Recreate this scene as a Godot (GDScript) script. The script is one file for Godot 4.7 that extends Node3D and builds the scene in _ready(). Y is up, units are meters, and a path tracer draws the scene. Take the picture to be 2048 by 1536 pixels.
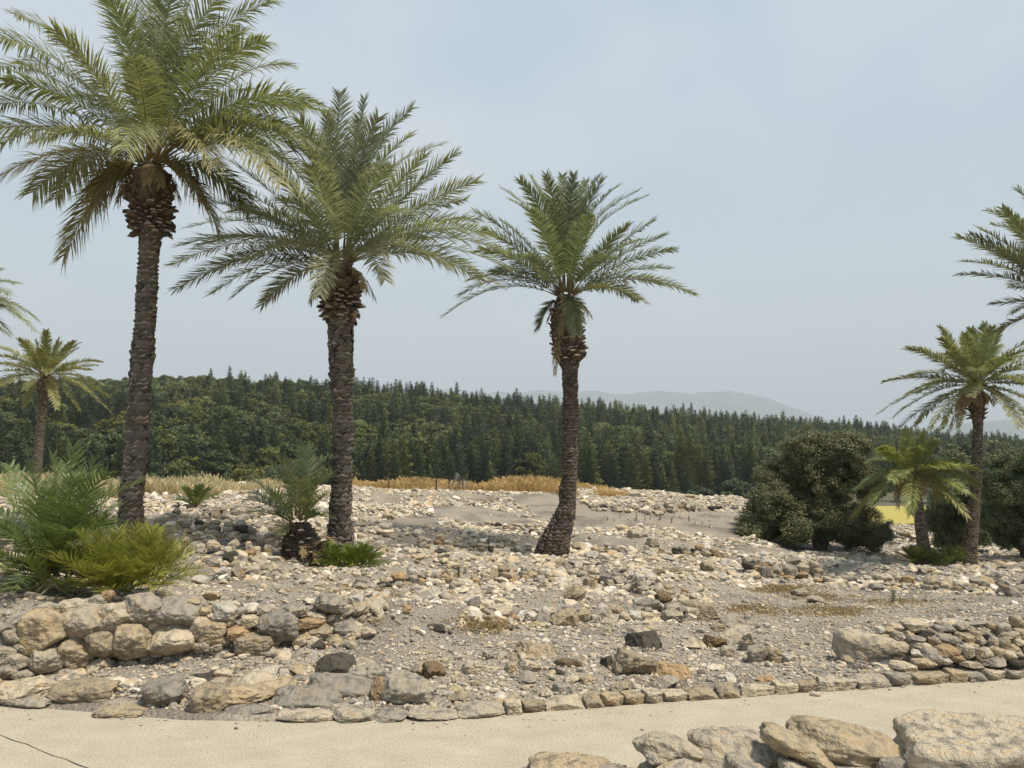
extends Node3D
# Rubble field with date palms before a wooded hillside, hazy midday light.

const F := 1537.0          # focal length in photo pixels (2048 wide)
const EYE := 1.65
const HORIZON := 875.0
var cam: Camera3D
var cam_basis: Basis
var rng := RandomNumberGenerator.new()
var noise := FastNoiseLite.new()
var mats := {}
var names_used := {}

# ------------------------------------------------------------------ helpers
class MB:
	var v := PackedVector3Array()
	var n := PackedVector3Array()
	var c := PackedColorArray()
	var i := PackedInt32Array()
	func tri(a: Vector3, b: Vector3, d: Vector3, col: Color) -> void:
		var k := v.size()
		v.append(a); v.append(b); v.append(d)
		c.append(col); c.append(col); c.append(col)
		i.append(k); i.append(k + 1); i.append(k + 2)
	func quad(a: Vector3, b: Vector3, d: Vector3, e: Vector3, col: Color) -> void:
		var k := v.size()
		v.append(a); v.append(b); v.append(d); v.append(e)
		c.append(col); c.append(col); c.append(col); c.append(col)
		i.append(k); i.append(k + 1); i.append(k + 2)
		i.append(k); i.append(k + 2); i.append(k + 3)
	func mesh(mat: Material, smooth := false) -> ArrayMesh:
		var m := ArrayMesh.new()
		if v.size() == 0:
			return m
		var arr := []
		arr.resize(Mesh.ARRAY_MAX)
		if smooth:
			n.resize(v.size())
			n.fill(Vector3.ZERO)
			for t in range(0, i.size(), 3):
				var a := v[i[t]]
				var f := (v[i[t + 2]] - a).cross(v[i[t + 1]] - a)
				n[i[t]] += f; n[i[t + 1]] += f; n[i[t + 2]] += f
			for k in n.size():
				n[k] = n[k].normalized()
			arr[Mesh.ARRAY_NORMAL] = n
		arr[Mesh.ARRAY_VERTEX] = v
		if c.size() == v.size():
			arr[Mesh.ARRAY_COLOR] = c
		arr[Mesh.ARRAY_INDEX] = i
		m.add_surface_from_arrays(Mesh.PRIMITIVE_TRIANGLES, arr)
		m.surface_set_material(0, mat)
		return m

func numbered(called: String) -> String:
	var k: int = names_used.get(called, 0)
	names_used[called] = k + 1
	return called if k == 0 else "%s_%03d" % [called, k]

func tag(o: Node3D, label: String, category: String, group := "", kind := "") -> Node3D:
	if category == "stone wall": kind = "thing"
	if label: o.set_meta("label", label)
	if category: o.set_meta("category", category)
	if group: o.set_meta("group", group)
	if kind: o.set_meta("kind", kind)
	return o

func thing(called: String, where: Vector3, label: String, category: String, group := "", kind := "") -> Node3D:
	var o := Node3D.new()
	o.name = numbered(called)
	add_child(o)
	o.position = where
	return tag(o, label, category, group, kind)

func part(called: String, m: Mesh, parent: Node3D, mat: Material = null) -> MeshInstance3D:
	var o := MeshInstance3D.new()
	o.name = called if parent != self else numbered(called)
	o.mesh = m
	if mat: o.material_override = mat
	parent.add_child(o, true)
	return o

func lin(r: float, g: float, b: float) -> Color:      # linear colour -> the sRGB that albedo_color wants
	return Color(r, g, b).linear_to_srgb()

func vary(c: Color, amount: float) -> Color:
	var k := 1.0 + rng.randf_range(-amount, amount)
	return Color(c.r * k * (1.0 + rng.randf_range(-amount, amount) * 0.3), c.g * k, c.b * k * (1.0 + rng.randf_range(-amount, amount) * 0.4))

func ray(px: float, py: float) -> Vector3:
	return cam_basis * Vector3((px - 1024.0) / F, (768.0 - py) / F, -1.0)

func at(px: float, py: float, d: float) -> Vector3:    # the point on a photo pixel's ray that lies d metres ahead
	var r := ray(px, py)
	return Vector3(0, EYE, 0) + r * (d / -r.z)

func to_px(p: Vector3) -> Vector2:
	var q := cam_basis.transposed() * (p - Vector3(0, EYE, 0))
	return Vector2(1024.0 + F * q.x / -q.z, 768.0 - F * q.y / -q.z)

# ------------------------------------------------------------------ terrain
const DN := [0.0, 4.6, 5.2, 5.6, 6.0, 6.6, 7.5, 9.0, 11.0, 13.0, 15.0, 17.0, 20.0, 23.0, 26.0, 29.0, 33.0, 40.0, 60.0, 95.0]
const UN := [-300.0, 0.0, 265.0, 450.0, 600.0, 850.0, 1050.0, 1250.0, 1450.0, 1600.0, 1750.0, 1900.0, 2350.0]
const HN := [
	[0, 0, .03, .14, .40, .38, .34, .26, .14, .06, .03, .05, .10, .13, .12, -.1, -1, -4, -11, -14],
	[0, 0, .03, .12, .40, .38, .32, .22, .10, .02, .00, .03, .08, .12, .10, -.1, -1, -4, -11, -14],
	[0, 0, .03, .06, .36, .34, .26, .10, -.04, -.10, -.06, .00, .04, .08, .05, -.1, -1, -4, -11, -14],
	[0, 0, .03, .05, .26, .26, .15, -.05, -.20, -.25, -.20, -.12, -.05, .02, .00, -.2, -1.1, -4, -11, -14],
	[0, 0, .03, .05, .15, .20, .02, -.20, -.38, -.42, -.40, -.33, -.20, -.08, .00, -.2, -1.1, -4, -11, -14],
	[0, 0, .02, .03, .06, .10, -.05, -.35, -.50, -.55, -.60, -.55, -.42, -.25, -.12, -.15, -.8, -4, -11, -14],
	[0, 0, .02, .02, .00, -.03, -.18, -.42, -.58, -.70, -.80, -.82, -.70, -.50, -.30, -.20, -.7, -4, -11, -14],
	[0, 0, .02, .02, .00, -.06, -.20, -.42, -.60, -.72, -.85, -.92, -.85, -.68, -.45, -.35, -.8, -4, -11, -14],
	[0, 0, .02, .00, -.03, -.08, -.22, -.48, -.65, -.80, -.92, -1.02, -1.05, -.95, -.75, -.62, -.9, -4, -11, -14],
	[0, 0, .02, .00, -.03, -.10, -.22, -.50, -.72, -.90, -1.08, -1.22, -1.40, -1.50, -1.60, -1.65, -1.9, -4.5, -11, -14],
	[0, 0, .02, .00, -.02, -.08, -.20, -.48, -.72, -.90, -1.08, -1.25, -1.50, -1.72, -1.90, -2.00, -2.25, -4.5, -11, -14],
	[0, 0, .02, .05, .22, .18, -.05, -.40, -.68, -.88, -1.08, -1.28, -1.55, -1.80, -2.00, -2.15, -2.4, -4.5, -11, -14],
	[0, 0, .02, .05, .26, .22, .00, -.36, -.66, -.88, -1.08, -1.28, -1.55, -1.80, -2.00, -2.15, -2.4, -4.5, -11, -14]]

func table(u: float, d: float) -> float:
	var a := 0
	while a < UN.size() - 2 and u > UN[a + 1]: a += 1
	var b := 0
	while b < DN.size() - 2 and d > DN[b + 1]: b += 1
	var s := smoothstep(0.0, 1.0, clampf((u - UN[a]) / (UN[a + 1] - UN[a]), 0, 1))
	var t := clampf((d - DN[b]) / (DN[b + 1] - DN[b]), 0, 1)
	if b >= 3: t = lerpf(t, smoothstep(0.0, 1.0, t), 0.35)
	return lerpf(lerpf(HN[a][b], HN[a][b + 1], t), lerpf(HN[a + 1][b], HN[a + 1][b + 1], t), s)

# ridges of heaped stone: photo polyline, height, half width
const BANDS := [
	[[560, 1236, 700, 1250, 860, 1248, 1010, 1236], .26, .42],
	[[1020, 1214, 1130, 1228, 1260, 1222, 1400, 1228], .20, .45],
	[[600, 1165, 720, 1160, 800, 1150], .22, .45],
	[[780, 1135, 900, 1140, 1050, 1138, 1200, 1140], .30, .5],
	[[1200, 1150, 1330, 1185, 1430, 1178], .26, .5],
	[[1500, 1128, 1640, 1138, 1800, 1155, 2060, 1170], .30, .6],
	[[350, 1045, 450, 1050, 560, 1058], .28, .5],
	[[370, 1085, 480, 1095, 560, 1100], .28, .5],
	[[380, 1125, 470, 1130, 560, 1138], .22, .4],
	[[760, 1075, 900, 1085, 1050, 1092], .28, .6],
	[[880, 1030, 1000, 1046, 1100, 1062], .25, .5],
	[[700, 1000, 850, 1000, 1000, 998, 1120, 1008], .30, .7],
	[[1170, 1020, 1300, 1022, 1420, 1012, 1480, 1012], .34, .7],
	[[1180, 1085, 1300, 1095, 1420, 1100, 1480, 1105], .30, .6],
	[[0, 1060, 80, 1060], .25, .6], [[0, 1110, 70, 1130], .2, .5],
	[[290, 1000, 450, 1000, 560, 996], .22, .6],
	[[1770, 1068, 1850, 1070], .5, .8],
	[[1270, 1262, 1400, 1262, 1500, 1262], .10, .25],
]
var band_segs := []
var gu0 := -3000.0
var gcols := 0
var grows := 0
var gd := PackedFloat32Array()
var gu := PackedFloat32Array()
var gh := PackedFloat32Array()

func raw_height(x: float, z: float) -> float:
	var d := maxf(-z, 0.5)
	var u := 1024.0 + F * x / d
	var h := table(u, d)
	if d > 4.7:
		var k := clampf((d - 4.9) * 1.0, 0, 1) * clampf(1.5 - d / 60.0, 0.2, 1)
		h += k * (noise.get_noise_2d(x * 22.0, z * 22.0) * 0.05 + noise.get_noise_2d(x * 6.0 + 90.0, z * 6.0) * 0.07)
	for s in band_segs:
		var p := Vector2(x, z)
		var a: Vector2 = s[0]
		var b: Vector2 = s[1]
		var w: float = s[3]
		if absf(p.x - (a.x + b.x) * 0.5) > s[4] or absf(p.y - (a.y + b.y) * 0.5) > s[4]: continue
		var q := Geometry2D.get_closest_point_to_segment(p, a, b)
		var e := p.distance_to(q) / w
		if e < 1.0:
			h = maxf(h, table(u, d) + s[2] * 0.65 * smoothstep(1.0, 0.35, e))
	return h

func kerb_d(u: float) -> float:        # how far ahead the path's far edge lies, by direction
	var us := [-400.0, 0.0, 200.0, 380.0, 600.0, 950.0, 1300.0, 1600.0, 2048.0, 2500.0]
	var ys := [1372.0, 1407.0, 1424.0, 1440.0, 1444.0, 1434.0, 1406.0, 1384.0, 1354.0, 1335.0]
	var k := 0
	while k < us.size() - 2 and u > us[k + 1]: k += 1
	var t := clampf((u - us[k]) / (us[k + 1] - us[k]), 0, 1)
	var y := lerpf(ys[k], ys[k + 1], t)
	var r := ray(1024.0, y)
	return EYE / -r.y * -r.z

func bake_terrain() -> void:
	for b in BANDS:
		var pts := []
		for k in range(0, b[0].size(), 2):
			var g := march(b[0][k], b[0][k + 1], true)
			pts.append(Vector2(g.x, g.z))
		for k in pts.size() - 1:
			var len_half: float = pts[k].distance_to(pts[k + 1]) * 0.5 + b[2]
			band_segs.append([pts[k], pts[k + 1], b[1], b[2], len_half])
	var u := -6000.0
	while u < 8000.0:
		gu.append(u)
		u += 9.0 if u > -250 and u < 2300 else (40.0 if u > -900 and u < 2900 else 250.0)
	var d := 3.6
	while d < 96.0:
		gd.append(d)
		d *= 1.016 if d < 36.0 else 1.09
	gd.append(130.0)
	gcols = gu.size()
	grows = gd.size()
	gh.resize(gcols * grows)
	for r in grows:
		for k in gcols:
			var dd := gd[r]
			var x := (gu[k] - 1024.0) / F * dd
			var h := raw_height(x, -dd) if dd < 60 else table(gu[k], dd)
			var kd := kerb_d(gu[k])
			if dd < kd: h = -0.03
			elif dd < kd + 0.5: h = maxf(h, 0.012)
			gh[r * gcols + k] = h

func H(x: float, z: float) -> float:
	var d := clampf(-z, 3.61, 129.0)
	var u := clampf(1024.0 + F * x / d, -5999.0, 7500.0)
	var r := 0
	if d < 36.0: r = int(log(d / 3.6) / log(1.016))
	else: r = gd.bsearch(d) - 1
	r = clampi(r, 0, grows - 2)
	if gd[r] > d and r > 0: r -= 1
	if gd[r + 1] < d and r < grows - 2: r += 1
	var k := clampi(gu.bsearch(u) - 1, 0, gcols - 2)
	var s := clampf((u - gu[k]) / (gu[k + 1] - gu[k]), 0, 1)
	var t := clampf((d - gd[r]) / (gd[r + 1] - gd[r]), 0, 1)
	var i := r * gcols + k
	return lerpf(lerpf(gh[i], gh[i + 1], s), lerpf(gh[i + gcols], gh[i + gcols + 1], s), t)

func march(px: float, py: float, base := false) -> Vector3:   # where a photo pixel's ray meets the ground
	var d := 3.7
	while d < 60.0:
		var p := at(px, py, d)
		var h: float = table(px, d) if base else H(p.x, p.z)
		if p.y <= h: return p
		d += 0.04 + d * 0.004
	return at(px, py, 30.0)

func on_ground(px: float, d: float) -> Vector3:
	var x := (px - 1024.0) / F * d
	return Vector3(x, H(x, -d), -d)

# ------------------------------------------------------------------ materials
func noise_tex(seed_: int, freq: float, ramp: Array, octaves := 4, size := 512, kind := FastNoiseLite.TYPE_SIMPLEX_SMOOTH, gain := 0.5) -> NoiseTexture2D:
	var f := FastNoiseLite.new()
	f.seed = seed_
	f.noise_type = kind
	f.frequency = freq
	f.fractal_octaves = octaves
	f.fractal_gain = gain
	var t := NoiseTexture2D.new()
	t.width = size
	t.height = size
	t.seamless = true
	t.noise = f
	if ramp.size():
		var g := Gradient.new()
		var off := PackedFloat32Array()
		var cols := PackedColorArray()
		for r in ramp:
			off.append(r[0])
			cols.append(r[1])
		g.offsets = off
		g.colors = cols
		t.color_ramp = g
	return t

func make_materials() -> void:
	# weathered limestone: pale ground, grey lichen crust, ochre stains and pits (multiplies a stone's own tint)
	var lime := noise_tex(11, 0.007, [[0.0, Color(.60, .59, .58)], [0.30, Color(.80, .795, .785)], [0.46, Color(.94, .935, .92)], [0.6, Color(1, .985, .955)], [0.78, Color(.97, .915, .82)], [1.0, Color(.90, .81, .68)]], 6, 1024)
	var pits := noise_tex(12, 0.03, [], 5, 512, FastNoiseLite.TYPE_SIMPLEX_SMOOTH, 0.62)
	var speck := noise_tex(13, 0.08, [[0.2, Color(.66, .65, .63)], [0.42, Color(.92, .915, .90)], [0.6, Color(1, 1, 1)], [0.8, Color(1, .985, .95)]], 4, 1024, FastNoiseLite.TYPE_SIMPLEX_SMOOTH, 0.7)
	for kk in STONE_COL.size() * 3:
		var k: String = STONE_COL.keys()[kk / 3]
		var tone: float = [1.0, 0.86, 1.1][kk % 3]
		var m := StandardMaterial3D.new()
		m.albedo_color = (STONE_COL[k] * Color(tone, tone * [1.0, 1.01, 0.985][kk % 3], tone * [1.0, 1.03, 0.95][kk % 3])).linear_to_srgb()
		m.albedo_texture = lime
		m.uv1_triplanar = true
		m.uv1_world_triplanar = true
		m.uv1_scale = Vector3.ONE * 1.5
		m.uv1_offset = Vector3(kk * 0.37, kk * 0.21, kk * 0.53)
		m.detail_enabled = true
		m.detail_uv_layer = BaseMaterial3D.DETAIL_UV_2
		m.detail_blend_mode = BaseMaterial3D.BLEND_MODE_MUL
		m.detail_albedo = speck
		m.uv2_triplanar = true
		m.uv2_world_triplanar = true
		m.uv2_scale = Vector3.ONE * 1.9
		m.roughness = 0.95
		m.metallic_specular = 0.25
		m.heightmap_enabled = true
		m.heightmap_texture = pits
		m.heightmap_scale = 1.9
		mats["stone_%s%d" % [k, kk % 3]] = m
	var r := StandardMaterial3D.new()
	r.albedo_color = Color.WHITE
	r.albedo_texture = lime
	r.uv1_triplanar = true
	r.uv1_scale = Vector3.ONE * 0.3
	r.vertex_color_use_as_albedo = true
	r.roughness = 0.95
	r.metallic_specular = 0.25
	mats.rubble = r
	var soil := StandardMaterial3D.new()
	soil.albedo_texture = noise_tex(21, 0.05, [[0.0, lin(.155, .143, .126)], [0.35, lin(.24, .223, .198)], [0.55, lin(.305, .284, .253)], [0.72, lin(.37, .347, .31)], [1.0, lin(.53, .50, .45)]], 6, 1024)
	soil.uv1_triplanar = true
	soil.uv1_world_triplanar = true
	soil.uv1_scale = Vector3.ONE * 0.7
	soil.detail_enabled = true
	soil.detail_uv_layer = BaseMaterial3D.DETAIL_UV_2
	soil.uv2_triplanar = true
	soil.uv2_world_triplanar = true
	soil.uv2_scale = Vector3.ONE * 0.23
	soil.detail_blend_mode = BaseMaterial3D.BLEND_MODE_MUL
	soil.detail_albedo = noise_tex(22, 0.006, [[0.2, Color(.80, .78, .76)], [0.5, Color(.95, .94, .92)], [0.8, Color(1, .97, .92)]], 3, 512)
	soil.roughness = 1.0
	soil.metallic_specular = 0.1
	soil.heightmap_enabled = true
	soil.heightmap_texture = noise_tex(23, 0.06, [], 5, 512)
	soil.heightmap_scale = 3.0
	mats.soil = soil
	var conc := StandardMaterial3D.new()
	conc.albedo_texture = noise_tex(31, 0.02, [[0.0, lin(.375, .336, .268)], [0.4, lin(.408, .368, .295)], [0.6, lin(.420, .380, .305)], [1.0, lin(.455, .415, .34)]], 6, 1024)
	conc.uv1_triplanar = true
	conc.uv1_world_triplanar = true
	conc.uv1_scale = Vector3(0.13, 0.13, 0.22)
	conc.detail_enabled = true
	conc.detail_uv_layer = BaseMaterial3D.DETAIL_UV_2
	conc.uv2_triplanar = true
	conc.uv2_world_triplanar = true
	conc.uv2_scale = Vector3.ONE * 0.4
	conc.detail_blend_mode = BaseMaterial3D.BLEND_MODE_MUL
	conc.detail_albedo = noise_tex(32, 0.15, [[0.08, Color(.70, .69, .67)], [0.4, Color(.93, .925, .91)], [0.8, Color(1, 1, 1)]], 3, 1024, FastNoiseLite.TYPE_SIMPLEX_SMOOTH, 0.8)
	conc.roughness = 0.95
	conc.metallic_specular = 0.2
	conc.heightmap_enabled = true
	conc.heightmap_texture = noise_tex(33, 0.15, [], 4, 512)
	conc.heightmap_scale = 0.08
	mats.concrete = conc
	for k in [["leaf", 0.45, 0.45, 0.36], ["needle", 0.8, 0.15, 0.12], ["bark", 1.0, 0.1, 0.0], ["straw", 0.8, 0.2, 0.3], ["oak", 0.55, 0.35, 0.12], ["plain", 0.9, 0.2, 0.0]]:
		var m := StandardMaterial3D.new()
		m.vertex_color_use_as_albedo = true
		m.roughness = k[1]
		m.metallic_specular = k[2]
		m.cull_mode = BaseMaterial3D.CULL_DISABLED
		if k[3] > 0:
			m.backlight_enabled = true
			m.backlight = lin(k[3] * 2.0, k[3] * 2.0, k[3] * 1.2)
		mats[k[0]] = m
	var fl := StandardMaterial3D.new()
	fl.albedo_texture = noise_tex(41, 0.02, [[0.0, lin(.05, .055, .03)], [0.5, lin(.085, .085, .045)], [1.0, lin(.14, .12, .07)]], 5, 512)
	fl.uv1_triplanar = true
	fl.uv1_world_triplanar = true
	fl.uv1_scale = Vector3.ONE * 0.03
	fl.roughness = 1.0
	mats.valley = fl
	var hill := StandardMaterial3D.new()
	hill.albedo_texture = noise_tex(42, 0.02, [[0.0, lin(.05, .07, .065)], [0.5, lin(.08, .10, .085)], [0.66, lin(.15, .155, .13)], [0.85, lin(.42, .40, .34)]], 6, 1024)
	hill.uv1_triplanar = true
	hill.uv1_world_triplanar = true
	hill.uv1_scale = Vector3.ONE * 0.0009
	hill.roughness = 1.0
	mats.hill = hill
	var crop := StandardMaterial3D.new()
	crop.albedo_texture = noise_tex(43, 0.02, [[0.0, lin(.26, .215, .045)], [0.5, lin(.34, .285, .065)], [1.0, lin(.42, .36, .11)]], 5, 512)
	crop.uv1_triplanar = true
	crop.uv1_world_triplanar = true
	crop.uv1_scale = Vector3(.04, .04, .3)
	crop.roughness = 1.0
	mats.crop = crop

const STONE_COL := {
	"c": Color(.505, .458, .380), "t": Color(.420, .360, .272), "g": Color(.350, .330, .298), "w": Color(.620, .590, .540),
	"o": Color(.42, .315, .205), "d": Color(.10, .094, .084), "b": Color(.21, .160, .105)}
const STONE_WORD := {"c": "cream", "t": "tan", "g": "grey", "w": "white", "o": "orange-stained", "d": "dark basalt", "b": "brown"}

# ------------------------------------------------------------------ rocks
var ico := {}
func icosphere(sub: int) -> Array:
	if ico.has(sub): return ico[sub]
	if sub == 0:
		var t := (1.0 + sqrt(5.0)) / 2.0
		var vs := [Vector3(-1, t, 0), Vector3(1, t, 0), Vector3(-1, -t, 0), Vector3(1, -t, 0), Vector3(0, -1, t), Vector3(0, 1, t), Vector3(0, -1, -t), Vector3(0, 1, -t), Vector3(t, 0, -1), Vector3(t, 0, 1), Vector3(-t, 0, -1), Vector3(-t, 0, 1)]
		var v0 := PackedVector3Array()
		for q in vs: v0.append(q.normalized())
		var f0 := PackedInt32Array([0, 11, 5, 0, 5, 1, 0, 1, 7, 0, 7, 10, 0, 10, 11, 1, 5, 9, 5, 11, 4, 11, 10, 2, 10, 7, 6, 7, 1, 8, 3, 9, 4, 3, 4, 2, 3, 2, 6, 3, 6, 8, 3, 8, 9, 4, 9, 5, 2, 4, 11, 6, 2, 10, 8, 6, 7, 9, 8, 1])
		# wound clockwise seen from outside
		for k in range(0, f0.size(), 3):
			var s := f0[k + 1]
			f0[k + 1] = f0[k + 2]
			f0[k + 2] = s
		ico[0] = [v0, f0]
		return ico[0]
	var prev: Array = icosphere(sub - 1)
	var v: PackedVector3Array = prev[0].duplicate()
	var f := PackedInt32Array()
	var mid := {}
	var pf: PackedInt32Array = prev[1]
	for k in range(0, pf.size(), 3):
		var m := []
		for e in 3:
			var a := pf[k + e]
			var b := pf[k + (e + 1) % 3]
			var key := mini(a, b) * 100000 + maxi(a, b)
			if not mid.has(key):
				mid[key] = v.size()
				v.append((v[a] + v[b]).normalized())
			m.append(mid[key])
		f.append_array(PackedInt32Array([pf[k], m[0], m[2], pf[k + 1], m[1], m[0], pf[k + 2], m[2], m[1], m[0], m[1], m[2]]))
	ico[sub] = [v, f]
	return ico[sub]

func rock_mesh(seed_: int, sub: int, planes: int, rough: float, block := 0.0, smooth := false, rounded := false) -> ArrayMesh:
	var r := RandomNumberGenerator.new()
	r.seed = seed_
	var base: Array = icosphere(sub)
	var pn := []
	var pd := []
	for k in planes:
		pn.append(Vector3(r.randfn(), r.randfn(), r.randfn()).normalized())
		pd.append(r.randf_range(0.5, 0.88) if not rounded else r.randf_range(0.68, 0.92))
	if block > 0.0:
		for a in [Vector3.RIGHT, Vector3.LEFT, Vector3.UP, Vector3.DOWN, Vector3.BACK, Vector3.FORWARD]:
			pn.append((a + Vector3(r.randfn(), r.randfn(), r.randfn()) * 0.09).normalized())
			pd.append(lerpf(0.85, 0.6, block) * r.randf_range(0.93, 1.07))
	var mb := MB.new()
	var off := Vector3(seed_ * 7.3, seed_ * 3.1, 0)
	var lo := Vector3.ONE * 9
	var hi := -lo
	for dir in base[0]:
		var rr := 1.0
		if rounded: rr = 0.86 / pow(pow(absf(dir.x), 4.2) + pow(absf(dir.y), 4.2) + pow(absf(dir.z), 4.2), 1.0 / 4.2)
		for k in pn.size():
			var c: float = dir.dot(pn[k])
			if c > 0.25: rr = minf(rr, pd[k] / c)
		var q: Vector3 = dir * 60.0 + off * 10.0
		rr *= 1.0 + rough * (noise.get_noise_3dv(q) + 0.55 * noise.get_noise_3dv(q * 2.7) + (0.4 * noise.get_noise_3dv(q * 6.0) if sub > 3 else 0.0))
		var p: Vector3 = dir * rr
		mb.v.append(p)
		lo = lo.min(p)
		hi = hi.max(p)
	var c0 := (lo + hi) * 0.5
	var ext := hi - lo
	for k in mb.v.size():
		mb.v[k] = (mb.v[k] - c0) / ext
	mb.i = base[1].duplicate()
	return mb.mesh(null, smooth)

var hero_rocks := []
var block_rocks := []
var wall_rocks := []
var smooth_rock: ArrayMesh
var rubble_rocks := []
var pebble_rocks := []

func stone_mat(c: String) -> Material:
	return mats["stone_%s%d" % [c, rng.randi() % 3]]

func stone_name(c: String, w: float, h: float) -> String:
	var size := "large" if w > 0.33 else ("middling" if w > 0.16 else "small")
	var shape := "flat" if w / h > 2.2 else ("long" if w / h > 1.5 else "blocky")
	return "%s %s %s" % [size, shape, STONE_WORD[c]]

# a stone as a photo ellipse at a known distance
func put_stone(parent: Node3D, called: String, px: float, py: float, w: float, h: float, d: float, c: String, tilt := 0.0, block := false, depth := 0.85) -> MeshInstance3D:
	var pool: Array = block_rocks if block else ((wall_rocks if rng.randf() < 0.85 else hero_rocks) if called == "stone" or called == "boulder" else hero_rocks)
	var o := part(called, pool[rng.randi() % pool.size()], parent, stone_mat(c))
	var ctr := at(px, py, d)
	var wm := w * d / F
	var hm := h * d / F
	var b := Basis(Vector3.UP, rng.randf_range(-0.25, 0.25)) * Basis(Vector3.BACK, deg_to_rad(tilt) + rng.randf_range(-0.06, 0.06))
	b = b * Basis.from_scale(Vector3(wm * (-1.08 if rng.randf() < 0.5 else 1.08), hm * 1.08, minf(wm, hm * 1.6) * depth + 0.04).abs())
	o.transform = Transform3D(b, ctr - parent.position)
	return o

# ------------------------------------------------------------------ palms
func bez(a: Vector3, b: Vector3, c: Vector3, t: float) -> Vector3:
	return a.lerp(b, t).lerp(b.lerp(c, t), t)

# style: leaf length, pairs of leaflets, bare share of the stalk, leaflet width, raised angle, droop, leaf colour, tip colour, stalk colour
func frond_mesh(a: Vector3, b: Vector3, c: Vector3, st: Dictionary, age := 0.0, far := false) -> ArrayMesh:
	var mb := MB.new()
	var n: int = st.pairs
	var L: float = st.leaf * rng.randf_range(0.9, 1.1)
	var hint := (c - a)
	hint = Vector3(hint.z, 0, -hint.x)
	if hint.length() < 0.2: hint = Vector3(1, 0, 0)
	hint = hint.normalized()
	var twist := rng.randf_range(-0.35, 0.35)
	var stalk: Color = vary(st.stalk.lerp(Color(.30, .22, .13), age), 0.15)
	# stalk: three-sided tapering bar
	var segs := 8 if not far else 4
	var prev := []
	var total := a.distance_to(b) + b.distance_to(c)
	for k in segs + 1:
		var t := float(k) / segs
		var p := bez(a, b, c, t)
		var tg := (bez(a, b, c, minf(t + 0.02, 1)) - bez(a, b, c, maxf(t - 0.02, 0))).normalized()
		var sd := tg.cross(Vector3.UP)
		sd = (sd + hint * -0.25).normalized() if sd.length() > 0.15 else -hint
		var nm := sd.cross(tg).normalized()
		var w: float = lerpf(0.014, 0.003, pow(t, 0.6)) * (1.0 + 1.4 * maxf(0.0, 0.14 - t) / 0.14) * st.get("thick", 1.0)
		var ring := [p - sd * w, p + nm * w * 0.7, p + sd * w, p - nm * w * 0.6]
		if k > 0:
			for e in 4:
				mb.quad(prev[e], prev[(e + 1) % 4], ring[(e + 1) % 4], ring[e], stalk)
		prev = ring
	var leafc: Color = st.col.lerp(st.get("dry", Color(.36, .28, .15)), age)
	leafc = vary(leafc, 0.14)
	var s0: float = st.bare
	for k in n:
		var s := s0 + (1.0 - s0) * (k + rng.randf() * 0.5) / n
		var p := bez(a, b, c, s)
		var tg := (bez(a, b, c, minf(s + 0.02, 1)) - bez(a, b, c, maxf(s - 0.02, 0))).normalized()
		var sd := tg.cross(Vector3.UP)
		sd = (sd + hint * -0.25).normalized() if sd.length() > 0.15 else -hint
		sd = sd.rotated(tg, twist)
		var nm := sd.cross(tg).normalized()
		var e := (s - s0) / (1.0 - s0)
		var prof := minf(1.0, 0.45 + e * 2.2) * lerpf(1.0, 0.55, smoothstep(0.65, 1.0, e))
		for sg in [-1.0, 1.0]:
			var ang := lerpf(1.15, 0.62, e) + rng.randf_range(-0.13, 0.13)
			var up: float = st.up + rng.randf_range(-0.38, 0.38)
			var lat: Vector3 = sd * sg * cos(up) + nm * sin(up)
			var dir: Vector3 = tg * cos(ang) + lat * sin(ang)
			var ln := L * prof * rng.randf_range(0.82, 1.1)
			var drp: float = st.droop * rng.randf_range(0.5, 1.5) * (1.0 + age)
			var mid: Vector3 = p + dir * ln * 0.5 + Vector3.DOWN * ln * drp * 0.22
			var tip: Vector3 = p + dir * ln + Vector3.DOWN * ln * drp
			var wv: Vector3 = dir.cross(nm + lat * rng.randf_range(-0.5, 0.5)).normalized() * (st.width * rng.randf_range(0.8, 1.2))
			var col := vary(leafc, 0.18)
			var tipc: Color = col.lerp(st.tip, rng.randf_range(0.1, 0.6))
			var q := mb.v.size()
			mb.v.append(p - wv * 0.35); mb.v.append(p + wv * 0.35)
			mb.v.append(mid - wv * 0.5); mb.v.append(mid + wv * 0.5); mb.v.append(tip)
			mb.c.append(col); mb.c.append(col); mb.c.append(col); mb.c.append(col); mb.c.append(tipc)
			mb.i.append(q); mb.i.append(q + 1); mb.i.append(q + 3)
			mb.i.append(q); mb.i.append(q + 3); mb.i.append(q + 2)
			mb.i.append(q + 2); mb.i.append(q + 3); mb.i.append(q + 4)
	return mb.mesh(mats.leaf)

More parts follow.
